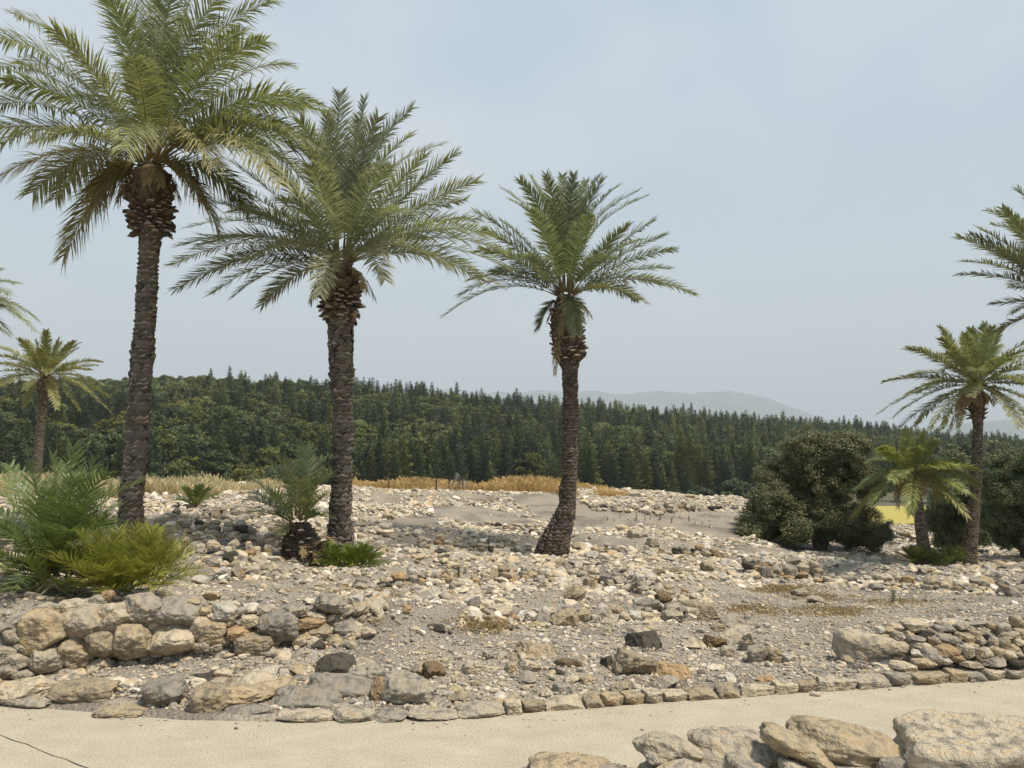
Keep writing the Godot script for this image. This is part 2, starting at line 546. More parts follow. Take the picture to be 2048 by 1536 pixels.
# trunk: rings of [centre, radius]; a body tube and overlapping leaf-base scales
func trunk_parts(root: Node3D, rings: Array, col: Color, scale_size := 0.075, scale_out := 0.03, from := 0.0) -> void:
	var mb := MB.new()
	var sides := 14
	var pts := []
	for k in rings.size() - 1:
		var a: Array = rings[k]
		var b: Array = rings[k + 1]
		var steps := maxi(2, int(a[0].distance_to(b[0]) / 0.10))
		for s in steps:
			var t := float(s) / steps
			pts.append([a[0].lerp(b[0], t), lerpf(a[1], b[1], smoothstep(0, 1, t))])
	pts.append(rings[-1])
	var body := col * 0.45
	for k in pts.size():
		var p: Vector3 = pts[k][0]
		for e in sides:
			var an := TAU * e / sides
			var rr: float = pts[k][1] * (0.93 + 0.12 * noise.get_noise_3d(cos(an) * 40 + p.x * 30, p.y * 70, sin(an) * 40))
			mb.v.append(p + Vector3(cos(an), 0, sin(an)) * rr)
			mb.c.append(vary(body, 0.2))
	for k in pts.size() - 1:
		for e in sides:
			var a := k * sides + e
			var b := k * sides + (e + 1) % sides
			mb.i.append_array(PackedInt32Array([a, b, b + sides, a, b + sides, a + sides]))
	part("trunk", mb.mesh(mats.bark, true), root)
	var sc := MB.new()
	var length := 0.0
	for k in pts.size() - 1: length += pts[k][0].distance_to(pts[k + 1][0])
	var rows := int(length / (scale_size * 0.62))
	for rw in rows:
		var f := float(rw) / rows * (pts.size() - 1)
		var k := int(f)
		if float(rw) / rows < from: continue
		var p: Vector3 = pts[k][0].lerp(pts[k + 1][0], f - k)
		var rad: float = lerpf(pts[k][1], pts[k + 1][1], f - k)
		var m := maxi(8, int(TAU * rad / (scale_size * 1.15)))
		var fuzz := 0.6 + 0.7 * noise.get_noise_1d(p.y * 60.0 + p.x * 11.0)
		for e in m:
			var an := TAU * (e + 0.618 * rw + rng.randf_range(-0.28, 0.28)) / m
			var o := Vector3(cos(an), 0, sin(an))
			var tn := Vector3(-sin(an), 0, cos(an))
			var hw := scale_size * 0.78 * rng.randf_range(0.7, 1.25)
			var q := p + o * rad * 0.95 + Vector3.UP * rng.randf_range(-0.012, 0.012)
			var out := scale_out * rng.randf_range(0.5, 1.5) * fuzz
			var top := q + o * (out + rad * 0.03) + Vector3.UP * scale_size * rng.randf_range(0.25, 0.6)
			var c1 := vary(col, 0.3)
			var c2 := vary(col * rng.randf_range(1.0, 2.7), 0.25)
			var l := q - tn * hw
			var r := q + tn * hw
			var low := q + o * out * 0.35 - Vector3.UP * scale_size * 0.5
			var back := p + o * rad * 0.9 + Vector3.UP * scale_size * 0.62
			var ctr := q + o * out * 1.05 + Vector3.UP * scale_size * 0.18
			sc.tri(l, low, ctr, c1)
			sc.tri(low, r, ctr, c1)
			sc.tri(l, ctr, top, c2 if rng.randf() < 0.5 else c1)
			sc.tri(ctr, r, top, c2)
			sc.tri(top, back, l, c1)
			sc.tri(r, back, top, c1)
	var scales := part("bark_scales", sc.mesh(mats.bark), root)
	scales.set_meta("kind", "stuff")

var stub_meshes := []
func make_stubs() -> void:
	for k in 4:
		var mb := MB.new()
		var c := vary(Color(.16, .13, .10), 0.3)
		var cut := vary(Color(.36, .31, .25), 0.25)
		var w0 := 0.062
		var w1 := 0.042 + 0.006 * k
		var t0 := 0.03
		var t1 := 0.014
		var L := 0.13 + 0.02 * k
		var A := [Vector3(-w0, -t0, 0), Vector3(w0, -t0, 0), Vector3(w0 * 0.6, t0, 0), Vector3(-w0 * 0.6, t0, 0)]
		var B := [Vector3(-w1, -t1, L * 0.9), Vector3(w1, -t1, L), Vector3(w1 * 0.6, t1, L * 0.95), Vector3(-w1 * 0.6, t1, L * 0.86)]
		for e in 4:
			mb.quad(A[e], B[e], B[(e + 1) % 4], A[(e + 1) % 4], vary(c, 0.15))
		mb.quad(B[0], B[3], B[2], B[1], cut)
		stub_meshes.append(mb.mesh(mats.bark))

func stubs(root: Node3D, c0: Vector3, c1: Vector3, r0: float, r1: float, count: int, lift0: float, lift1: float, size := 1.0) -> void:
	for k in count:
		var t := (k + 0.5) / count
		var an := k * 2.39996 + rng.randf_range(-0.1, 0.1)
		var o := Vector3(cos(an), 0, sin(an))
		var lift := deg_to_rad(lerpf(lift0, lift1, t) + rng.randf_range(-24, 24))
		var dir := (o * cos(lift) + Vector3.UP * sin(lift)).normalized()
		var x := Vector3.UP.cross(dir).normalized()
		var s := size * rng.randf_range(0.6, 1.35)
		var m := part("leaf_stub", stub_meshes[rng.randi() % 4], root)
		m.transform = Transform3D(Basis(x, dir.cross(x), dir) * Basis.from_scale(Vector3.ONE * s), c0.lerp(c1, t) + o * lerpf(r0, r1, t) * 0.8)

# fronds given as photo tips: [px, py, ahead (m, minus is towards the camera), arch, age]
func fronds_to_tips(root: Node3D, heart: Vector3, d: float, tips: Array, st: Dictionary) -> void:
	for t in tips:
		var tip := at(t[0], t[1], d + t[2]) - root.position
		var ch := tip - heart
		var hz := Vector3(ch.x, 0, ch.z)
		var side := hz.normalized() if hz.length() > 0.05 else Vector3(rng.randf_range(-1, 1), 0, rng.randf_range(-1, 1)).normalized()
		var a := heart + side * 0.13 + Vector3.UP * clampf(ch.normalized().y, -1, 1) * 0.12
		var L := (tip - a).length()
		var mid: Vector3 = a + (tip - a) * 0.5 + Vector3.UP * L * t[3]
		if ch.normalized().y > 0.75: mid = a + Vector3.UP * L * 0.55 + (tip - a) * 0.06
		part("frond" if t[4] < 0.8 else "dead_frond", frond_mesh(a, mid, tip, st if t[4] < 0.8 else st.merged({"leaf": .16, "pairs": 30, "droop": .5}, true), t[4]), root)

# fronds spread evenly round the heart
func fronds_round(root: Node3D, heart: Vector3, count: int, length: float, e0: float, e1: float, sag: float, st: Dictionary, far := false, old := 0.0, r0 := 0.12, curve := 0.7) -> void:
	for k in count:
		var t := (k + 0.5) / count
		var an := k * 2.39996 + rng.randf_range(-0.15, 0.15)
		var el := deg_to_rad(lerpf(e0, e1, pow(t, curve)) + rng.randf_range(-6, 6))
		var o := Vector3(cos(an), 0, sin(an))
		var L := length * rng.randf_range(0.82, 1.08) * lerpf(0.8, 1.0, minf(1.0, t * 3.0))
		var a := heart + o * r0 + Vector3.UP * 0.1 * sin(el)
		var d0 := o * cos(el) + Vector3.UP * sin(el)
		var b := a + d0 * L * 0.5
		var s := sag * rng.randf_range(0.6, 1.4) * (0.35 + cos(el))
		var c := a + d0 * L * 0.93 + Vector3.DOWN * L * s
		var age := clampf((t - 0.9) * 6.0, 0, 1) * old
		part("frond", frond_mesh(a, b, c, st, age, far), root)

func px_rings(list: Array, d: float, root: Node3D) -> Array:   # trunk outline read from the photo: [px, py, width]
	var out := []
	for q in list:
		out.append([at(q[0], q[1], d) - root.position, q[2] * d / F * 0.40])
	return out

# ------------------------------------------------------------------ broad-leaved crowns, conifers
func leaf_clump(seed_: int, leaves: int, rad: float, leaf: float, flat := 0.8, shell := 0.55) -> ArrayMesh:
	rng.seed = seed_
	var mb := MB.new()
	for k in leaves:
		var dir := Vector3(rng.randfn(), rng.randfn() * flat, rng.randfn()).normalized()
		var p := dir * rad * pow(rng.randf(), shell) * Vector3(1, flat, 1)
		var out := (dir + Vector3(rng.randfn(), rng.randfn() + 0.5, rng.randfn()) * 0.7).normalized()
		var x := out.cross(Vector3(rng.randfn(), rng.randfn(), rng.randfn())).normalized()
		var y := x.cross(out).normalized().lerp(out, 0.35).normalized()
		var s := leaf * rng.randf_range(0.7, 1.3)
		var g := rng.randf_range(0.7, 1.3)
		var c := Color(g, g, g * rng.randf_range(0.8, 1.1))
		mb.quad(p - x * s * 0.45, p + y * s, p + x * s * 0.45, p - y * s * 0.8, c)
	return mb.mesh(mats.oak)

func crown_of(root: Node3D, called: String, clumps: Array, spots: Array, col: Color) -> void:
	# spots: [position, size]; one crown, drawn as scattered leaf clumps
	var holder := Node3D.new()
	holder.name = called
	root.add_child(holder, true)
	for v in clumps.size():
		var mine := []
		for k in spots.size():
			if k % clumps.size() == v: mine.append(spots[k])
		if mine.is_empty(): continue
		var mm := MultiMesh.new()
		mm.transform_format = MultiMesh.TRANSFORM_3D
		mm.use_colors = true
		mm.mesh = clumps[v]
		mm.instance_count = mine.size()
		for k in mine.size():
			var b := Basis(Vector3.UP, rng.randf() * TAU) * Basis(Vector3.RIGHT, rng.randf_range(-0.3, 0.3))
			mm.set_instance_transform(k, Transform3D(b * Basis.from_scale(Vector3.ONE * mine[k][1]), mine[k][0]))
			mm.set_instance_color(k, vary(col, 0.16))
		var o := MultiMeshInstance3D.new()
		o.name = "foliage"
		o.multimesh = mm
		o.set_meta("kind", "stuff")
		holder.add_child(o, true)

func limb(mb: MB, a: Vector3, b: Vector3, r0: float, r1: float, col: Color) -> void:
	var dir := (b - a).normalized()
	var x := dir.cross(Vector3(0.3, 0.2, 1)).normalized()
	var y := dir.cross(x)
	var s := 8
	var k0 := mb.v.size()
	for k in 2:
		for e in s:
			var an := TAU * e / s
			mb.v.append((a if k == 0 else b) + (x * cos(an) + y * sin(an)) * (r0 if k == 0 else r1))
			mb.c.append(vary(col, 0.2))
	for e in s:
		var q := k0 + e
		var w := k0 + (e + 1) % s
		mb.i.append_array(PackedInt32Array([q, w, w + s, q, w + s, q + s]))

func conifer_mesh(seed_: int, h: float, rad: float, count: int, col: Color) -> ArrayMesh:
	rng.seed = seed_
	var mb := MB.new()
	var tiers := 9 + seed_ % 4
	for k in count:
		var t := 1.0 - pow(rng.randf(), 0.66)            # more towards the foot
		var an := rng.randf() * TAU
		var lob := 0.75 + 0.25 * sin(t * tiers * TAU + an) + 0.2 * sin(an * 3.0 + seed_ + t * 9.0)
		var rr := rad * (pow(1.0 - t, 0.62) * 0.95 + 0.05) * lob * pow(rng.randf(), 0.35)
		var p := Vector3(cos(an) * rr, h * (0.06 + 0.94 * t), sin(an) * rr)
		var o := Vector3(cos(an), rng.randf_range(0.1, 1.3), sin(an)).normalized()
		var x := Vector3(-sin(an), rng.randf_range(-0.3, 0.3), cos(an)).normalized()
		var s := 0.42 * rng.randf_range(0.6, 1.3) * (0.6 + 0.5 * (1.0 - t))
		mb.quad(p - x * s * 0.42, p + o * s * 1.15, p + x * s * 0.42, p - o * s * 0.4, vary(col, 0.28))
	return mb.mesh(mats.needle)

func pine_mesh(seed_: int, h: float, rad: float, puffs: int, per: int, col: Color) -> ArrayMesh:
	rng.seed = seed_
	var mb := MB.new()
	for q in puffs:
		var an := rng.randf() * TAU
		var rr := rad * sqrt(rng.randf()) * 0.8
		var yy := h * (0.62 + 0.26 * rng.randf()) + (rad - rr) * 0.35 - rr * 0.15
		if q > puffs * 0.7: yy = h * rng.randf_range(0.35, 0.62)
		var ctr := Vector3(cos(an) * rr, yy, sin(an) * rr)
		var pr := rad * rng.randf_range(0.2, 0.38)
		var pc := vary(col, 0.2)
		for k in per:
			var dir := Vector3(rng.randfn(), absf(rng.randfn()) * 0.9 - 0.25, rng.randfn()).normalized()
			var p := ctr + dir * pr * Vector3(1, 0.62, 1) * pow(rng.randf(), 0.3)
			var x := dir.cross(Vector3(rng.randfn(), rng.randfn(), rng.randfn())).normalized()
			var y := x.cross(dir).lerp(dir, 0.5).normalized()
			var s := 0.26 * rng.randf_range(0.6, 1.3)
			mb.quad(p - x * s * 0.5, p + y * s, p + x * s * 0.5, p - y * s * 0.5, vary(pc, 0.22))
	return mb.mesh(mats.needle)

func trunk_mesh(h: float, r: float, col: Color) -> ArrayMesh:
	var mb := MB.new()
	limb(mb, Vector3(0, -1.0, 0), Vector3(0, h, 0), r, r * 0.45, col)
	return mb.mesh(mats.bark, true)

func many(called: String, m: Mesh, xf: Array, cols: Array, parent: Node3D) -> MultiMeshInstance3D:
	var mm := MultiMesh.new()
	mm.transform_format = MultiMesh.TRANSFORM_3D
	mm.use_colors = cols.size() > 0
	mm.mesh = m
	mm.instance_count = xf.size()
	for k in xf.size():
		mm.set_instance_transform(k, xf[k])
		if cols.size(): mm.set_instance_color(k, cols[k])
	var o := MultiMeshInstance3D.new()
	o.name = called if parent != self else numbered(called)
	o.multimesh = mm
	parent.add_child(o, true)
	return o

func grass_tuft(seed_: int, blades: int, h: float, spread: float, wide: float, seed_heads: bool) -> ArrayMesh:
	rng.seed = seed_
	var mb := MB.new()
	for k in blades:
		var a := Vector3(rng.randf_range(-1, 1), 0, rng.randf_range(-1, 1)) * spread
		var lean := Vector3(rng.randfn(), 0, rng.randfn()) * 0.22
		var hh := h * rng.randf_range(0.45, 1.1)
		var m := a + Vector3.UP * hh * 0.6 + lean * hh * 0.4
		var t := a + Vector3.UP * hh * 0.95 + lean * hh * 1.2
		var x := Vector3(rng.randfn(), 0, rng.randfn()).normalized() * wide
		var g := rng.randf_range(0.75, 1.25)
		var c := Color(g, g * rng.randf_range(0.92, 1.05), g)
		mb.quad(a - x * 0.5, m - x * 0.5, m + x * 0.5, a + x * 0.5, c)
		if seed_heads and rng.randf() < 0.5:
			mb.quad(m - x * 0.5, t - x * 1.3, t + x * 0.3 + Vector3.UP * hh * 0.12, m + x * 0.5, c)
		else:
			mb.tri(m - x * 0.5, t, m + x * 0.5, c)
	return mb.mesh(mats.straw)

# ------------------------------------------------------------------ the scene
func _ready() -> void:
	rng.seed = 4711
	noise.seed = 5
	noise.frequency = 0.02
	noise.fractal_octaves = 3
	build_view()
	make_materials()
	bake_terrain()
	build_ground()
	build_far()
	build_rocks()
	build_kerb()
	build_walls()
	build_terraces()
	build_boulders()
	build_rubble()
	build_forest()
	build_palms()
	build_young_palms()
	build_oaks()
	build_grass()
	build_small_things()

func build_view() -> void:
	cam = Camera3D.new()
	cam.name = "camera"
	cam.fov = rad_to_deg(2.0 * atan(768.0 / F))
	cam.near = 0.05
	cam.far = 20000.0
	cam.position = Vector3(0, EYE, 0)
	cam.rotation.x = atan((HORIZON - 768.0) / F)
	add_child(cam)
	cam.current = true
	cam_basis = cam.basis
	var sky_img := Image.create(768, 384, false, Image.FORMAT_RGBF)
	var cl := FastNoiseLite.new()
	cl.seed = 8
	cl.frequency = 0.9
	cl.fractal_octaves = 4
	for y in 384:
		var el := (0.5 - (y + 0.5) / 384.0) * PI
		for x in 768:
			var ph := ((x + 0.5) / 768.0 - 0.5) * TAU
			var dir := Vector3(sin(ph) * cos(el), sin(el), -cos(ph) * cos(el))
			var h := clampf(sin(el), 0.0, 1.0)
			var base := Color(.490, .525, .525).lerp(Color(.505, .570, .610), smoothstep(0.0, 0.22, h))
			base = base.lerp(Color(.43, .52, .63), smoothstep(0.15, 0.5, h))
			var p := dir / (dir.y + 0.35)
			var n := cl.get_noise_3d(p.x * 1.1 + 3.0, p.y * 0.6, p.z * 1.1)
			var k := smoothstep(-0.25, 0.45, n) * smoothstep(0.02, 0.35, h)
			base = base.lerp(Color(.60, .635, .66), k * 0.65)
			if el < 0: base = base.lerp(Color(.40, .40, .37), smoothstep(0.0, 0.1, -el))
			sky_img.set_pixel(x, y, base)
	var pan := PanoramaSkyMaterial.new()
	pan.panorama = ImageTexture.create_from_image(sky_img)
	var sky := Sky.new()
	sky.sky_material = pan
	var env := Environment.new()
	env.background_mode = Environment.BG_SKY
	env.sky = sky
	env.tonemap_mode = Environment.TONE_MAPPER_LINEAR
	env.tonemap_exposure = 1.18
	env.fog_enabled = true
	env.fog_density = 0.00018
	env.fog_light_color = Color(.86, .91, .95)
	env.sdfgi_enabled = true
	env.ssao_enabled = true
	env.ssil_enabled = true
	var we := WorldEnvironment.new()
	we.name = "air"
	we.environment = env
	add_child(we)
	var sun := DirectionalLight3D.new()
	sun.name = "sun"
	sun.light_energy = 1.5
	sun.light_angular_distance = 8.0
	sun.light_color = Color(1.0, .955, .88)
	sun.shadow_enabled = true
	add_child(sun)
	sun.look_at_from_position(Vector3(0.42, 0.95, 0.22), Vector3.ZERO, Vector3.UP)

func build_ground() -> void:
	var mb := MB.new()
	for r in grows:
		for k in gcols:
			var dd := maxf(gd[r], kerb_d(gu[k]))
			mb.v.append(Vector3((gu[k] - 1024.0) / F * dd, gh[r * gcols + k], -dd))
	for r in grows - 1:
		for k in gcols - 1:
			var a := r * gcols + k
			mb.i.append_array(PackedInt32Array([a, a + gcols, a + gcols + 1, a, a + gcols + 1, a + 1]))
	tag(part("ground", mb.mesh(mats.soil, true), self), "stony grey-brown slope under the rubble", "", "", "structure")
	# the path: cast concrete with an open crack
	var edge := PackedVector2Array()
	var u := -5200.0
	while u < 7200.0:
		var d := kerb_d(u)
		edge.append(Vector2((u - 1024.0) / F * d, -d))
		u += 30.0 if u > -300 and u < 2300 else 400.0
	edge.append(Vector2(18, 7))
	edge.append(Vector2(-16, 7))
	var crack_px := [[-330, 1372], [-180, 1412], [-60, 1448], [0, 1470], [26, 1481], [52, 1488], [78, 1500], [104, 1511], [130, 1518], [156, 1530], [190, 1541], [300, 1590], [420, 1650]]
	var line := []
	for q in crack_px:
		var r := ray(q[0], q[1])
		var t := EYE / -r.y
		line.append(Vector2(r.x * t, r.z * t))
	var cut := PackedVector2Array()
	for k in line.size(): cut.append(line[k] + Vector2(0.001 + rng.randf() * 0.004, -0.001 - rng.randf() * 0.004))
	for k in range(line.size() - 1, -1, -1): cut.append(line[k] - Vector2(0.001 + rng.randf() * 0.003, -0.001 - rng.randf() * 0.003))
	cut[0] += Vector2(-0.6, -0.5)
	cut[cut.size() - 1] += Vector2(-0.6, -0.5)
	cut[line.size() - 1] += Vector2(5.0, 9.0)
	cut[line.size()] += Vector2(5.0, 9.0)
	var pb := MB.new()
	for poly in Geometry2D.clip_polygons(edge, cut):
		var tri := Geometry2D.triangulate_polygon(poly)
		for k in range(0, tri.size(), 3):
			var a := poly[tri[k]]
			var b := poly[tri[k + 1]]
			var c := poly[tri[k + 2]]
			if (b - a).cross(c - a) < 0.0:
				var s := b
				b = c
				c = s
			pb.tri(Vector3(a.x, 0, a.y), Vector3(b.x, 0, b.y), Vector3(c.x, 0, c.y), Color.WHITE)
		for k in poly.size():
			var a := poly[k]
			var b := poly[(k + 1) % poly.size()]
			pb.quad(Vector3(a.x, 0, a.y), Vector3(b.x, 0, b.y), Vector3(b.x, -0.02, b.y), Vector3(a.x, -0.02, a.y), Color.WHITE)
	tag(part("path", pb.mesh(mats.concrete), self), "sandy concrete footpath with a crack across it", "", "", "structure")
	var bed := MB.new()
	bed.quad(Vector3(-40, -0.022, -4.5), Vector3(40, -0.022, -4.5), Vector3(40, -0.022, 30), Vector3(-40, -0.022, 30), Color.WHITE)
	tag(part("path_bed", bed.mesh(mats.soil), self), "earth under the footpath", "", "", "structure")

const SKY_PX := [-600.0, 0.0, 200.0, 400.0, 700.0, 850.0, 1000.0, 1200.0, 1400.0, 1600.0, 1750.0, 1850.0, 2048.0, 2700.0]
const SKY_Y := [764.0, 766.0, 762.0, 758.0, 772.0, 782.0, 800.0, 815.0, 834.0, 846.0, 858.0, 872.0, 884.0, 888.0]
const FOOT_D := [100.0, 105.0, 110.0, 125.0, 145.0, 155.0, 170.0, 175.0, 182.0, 200.0, 215.0, 215.0, 215.0, 215.0]
const RIDGE_D := [270.0, 280.0, 290.0, 300.0, 330.0, 350.0, 370.0, 390.0, 400.0, 420.0, 430.0, 430.0, 420.0, 420.0]
func profile(list: Array, u: float) -> float:
	var k := 0
	while k < SKY_PX.size() - 2 and u > SKY_PX[k + 1]: k += 1
	return lerpf(list[k], list[k + 1], clampf((u - SKY_PX[k]) / (SKY_PX[k + 1] - SKY_PX[k]), 0, 1))

func hill_height(u: float, d: float) -> float:
	var f := profile(FOOT_D, u) - 12.0
	var r := profile(RIDGE_D, u)
	var top := EYE + (HORIZON - profile(SKY_Y, u)) / F * r - 10.0
	var t := clampf((d - f) / (r - f), 0.0, 1.0)
	var h := lerpf(-14.0, top, lerpf(t, smoothstep(0, 1, t), 0.5))
	if d > r: h = lerpf(top, -14.0, smoothstep(0.0, 1.0, (d - r) / 220.0))
	return h

func build_far() -> void:
	var mb := MB.new()
	mb.quad(Vector3(-9000, -14.3, -9000), Vector3(9000, -14.3, -9000), Vector3(9000, -14.3, 9000), Vector3(-9000, -14.3, 9000), Color.WHITE)
	tag(part("plain", mb.mesh(mats.valley), self), "flat valley floor reaching to the far hills", "", "", "structure")
	var hb := MB.new()
	var cols := 150
	var rows := 46
	for r in rows:
		for k in cols:
			var u := lerpf(-1400, 3400, float(k) / (cols - 1))
			var d := lerpf(profile(FOOT_D, u) - 14.0, profile(RIDGE_D, u) + 240.0, float(r) / (rows - 1))
			var x := (u - 1024.0) / F * d
			hb.v.append(Vector3(x, hill_height(u, d) + noise.get_noise_2d(x * 1.5, d * 1.5) * 1.5 - (1.5 if r == 0 else 0.0), -d))
	for r in rows - 1:
		for k in cols - 1:
			var a := r * cols + k
			hb.i.append_array(PackedInt32Array([a, a + cols, a + cols + 1, a, a + cols + 1, a + 1]))
	tag(part("hillside", hb.mesh(mats.valley, true), self), "wooded hillside across the valley", "", "", "structure")
	far_ridge("mountain", "pale hazy mountain beyond the forest", [600, 800, 700, 795, 820, 790, 900, 784, 980, 782, 1060, 778, 1130, 789, 1200, 785, 1300, 781, 1400, 782, 1480, 787, 1540, 799, 1600, 819, 1650, 837, 1700, 850, 1780, 866, 1840, 876], 7000.0, 4600.0, 26.0)
	far_ridge("far_hills", "low hazy ridge behind the tall conifers", [1740, 874, 1790, 864, 1850, 855, 1900, 846, 1960, 841, 2048, 837, 2200, 836, 2600, 842], 5600.0, 3400.0, 10.0)
	for q in [["field", "ripe yellow field in the valley", 1560.0, 2000.0, 140.0, 176.0, -13.85, "crop"]]:
		var fb := MB.new()
		var n := 12
		for k in n:
			var u0: float = lerpf(q[2], q[3], float(k) / n)
			var u1: float = lerpf(q[2], q[3], float(k + 1) / n)
			var d0: float = q[4]
			var d1: float = q[5]
			fb.quad(Vector3((u0 - 1024) / F * d0, q[6], -d0), Vector3((u0 - 1024) / F * d1, q[6], -d1), Vector3((u1 - 1024) / F * d1, q[6], -d1), Vector3((u1 - 1024) / F * d0, q[6], -d0), Color.WHITE)
		tag(part(q[0], fb.mesh(mats[q[7]]), self), q[1], "", "", "structure")

func far_ridge(called: String, label: String, prof: Array, d_top: float, d_foot: float, rough: float) -> void:
	var mb := MB.new()
	var cols := 120
	var rows := 14
	for r in rows + 1:
		var t := float(r) / (rows - 1)
		for k in cols:
			var u := lerpf(prof[0], prof[-2], float(k) / (cols - 1))
			var j := 0
			while j < prof.size() - 4 and u > prof[j + 2]: j += 2
			var y := lerpf(prof[j + 1], prof[j + 3], clampf((u - prof[j]) / (prof[j + 2] - prof[j]), 0, 1))
			var d := lerpf(d_foot, d_top, minf(t, 1.0))
			if r == rows: d = d_top * 1.25
			var x := (u - 1024.0) / F * d
			var top := at(u, y, d_top).y
			var h := lerpf(-16.0, top, pow(clampf(t, 0, 1), 1.25)) if r < rows else -16.0
			if r > 0 and r < rows:
				h += rough * sin(minf(t, 1.0) * PI * 0.5) * noise.get_noise_2d(x * 0.06, d * 0.05) * 2.0
			mb.v.append(Vector3(x, h, -d))
	for r in rows:
		for k in cols - 1:
			var a := r * cols + k
			mb.i.append_array(PackedInt32Array([a, a + cols, a + cols + 1, a, a + cols + 1, a + 1]))
	tag(part(called, mb.mesh(mats.hill, true), self), label, "", "", "structure")

func build_rocks() -> void:
	for k in 16: hero_rocks.append(rock_mesh(100 + k, 4, 8 + k % 7, 0.07 + 0.035 * (k % 3), 0.0, true))
	for k in 8: block_rocks.append(rock_mesh(200 + k, 4, 5, 0.09, 0.8, true))
	for k in 9: wall_rocks.append(rock_mesh(500 + k, 4, 9 + k % 4, 0.10, 0.0, true, true))
	smooth_rock = rock_mesh(263, 4, 3, 0.05, 0.0, true, true)
	for k in 12: rubble_rocks.append(rock_mesh(300 + k, 2, 9 + k % 5, 0.04))
	for k in 5: pebble_rocks.append(rock_mesh(400 + k, 1, 8, 0.2))

func build_kerb() -> void:
	var root := thing("stone_kerb", Vector3(0, 0, -4.8), "row of rough limestone kerb stones bedded along the path", "kerb")
	var u := -150.0
	while u < 2180.0:
		var left := u < 930.0
		var step := rng.randf_range(60, 110) if left else rng.randf_range(30, 76)
		var um := u + step * 0.5
		var d := kerb_d(um) + 0.055
		var a := Vector3((u - 1024) / F * kerb_d(u), 0, -kerb_d(u))
		var b := Vector3((u + step - 1024) / F * kerb_d(u + step), 0, -kerb_d(u + step))
		var len_m := a.distance_to(b)
		var hgt := rng.randf_range(0.025, 0.05) if left else rng.randf_range(0.042, 0.066)
		if left and rng.randf() < 0.1:
			u += step
			continue
		var c: String = ["c", "c", "t", "c", "t", "g"][rng.randi() % 6]
		var o := part("kerb_stone", (wall_rocks if left else block_rocks)[rng.randi() % 8], root, stone_mat(c))
		var yaw := atan2(-(b.z - a.z), b.x - a.x)
		var bs := Basis(Vector3.UP, yaw + rng.randf_range(-0.05, 0.05)) * Basis.from_scale(Vector3(len_m * rng.randf_range(1.02, 1.12), hgt * 1.6, rng.randf_range(0.16, 0.26) if left else rng.randf_range(0.13, 0.17)))
		o.transform = Transform3D(bs, Vector3((um - 1024) / F * d, hgt * 0.28, -d) - root.position)
		u += step

func wall_d(px: float, py: float) -> float:     # left wall face: leans back as it rises
	var b := lerpf(5.25, 5.55, clampf(px / 250.0, 0, 1))
	b = lerpf(b, 5.75, clampf((px - 250.0) / 300.0, 0, 1))
	b = lerpf(b, 6.3, clampf((px - 560.0) / 300.0, 0, 1))
	return b + (1335.0 - py) * 0.0013

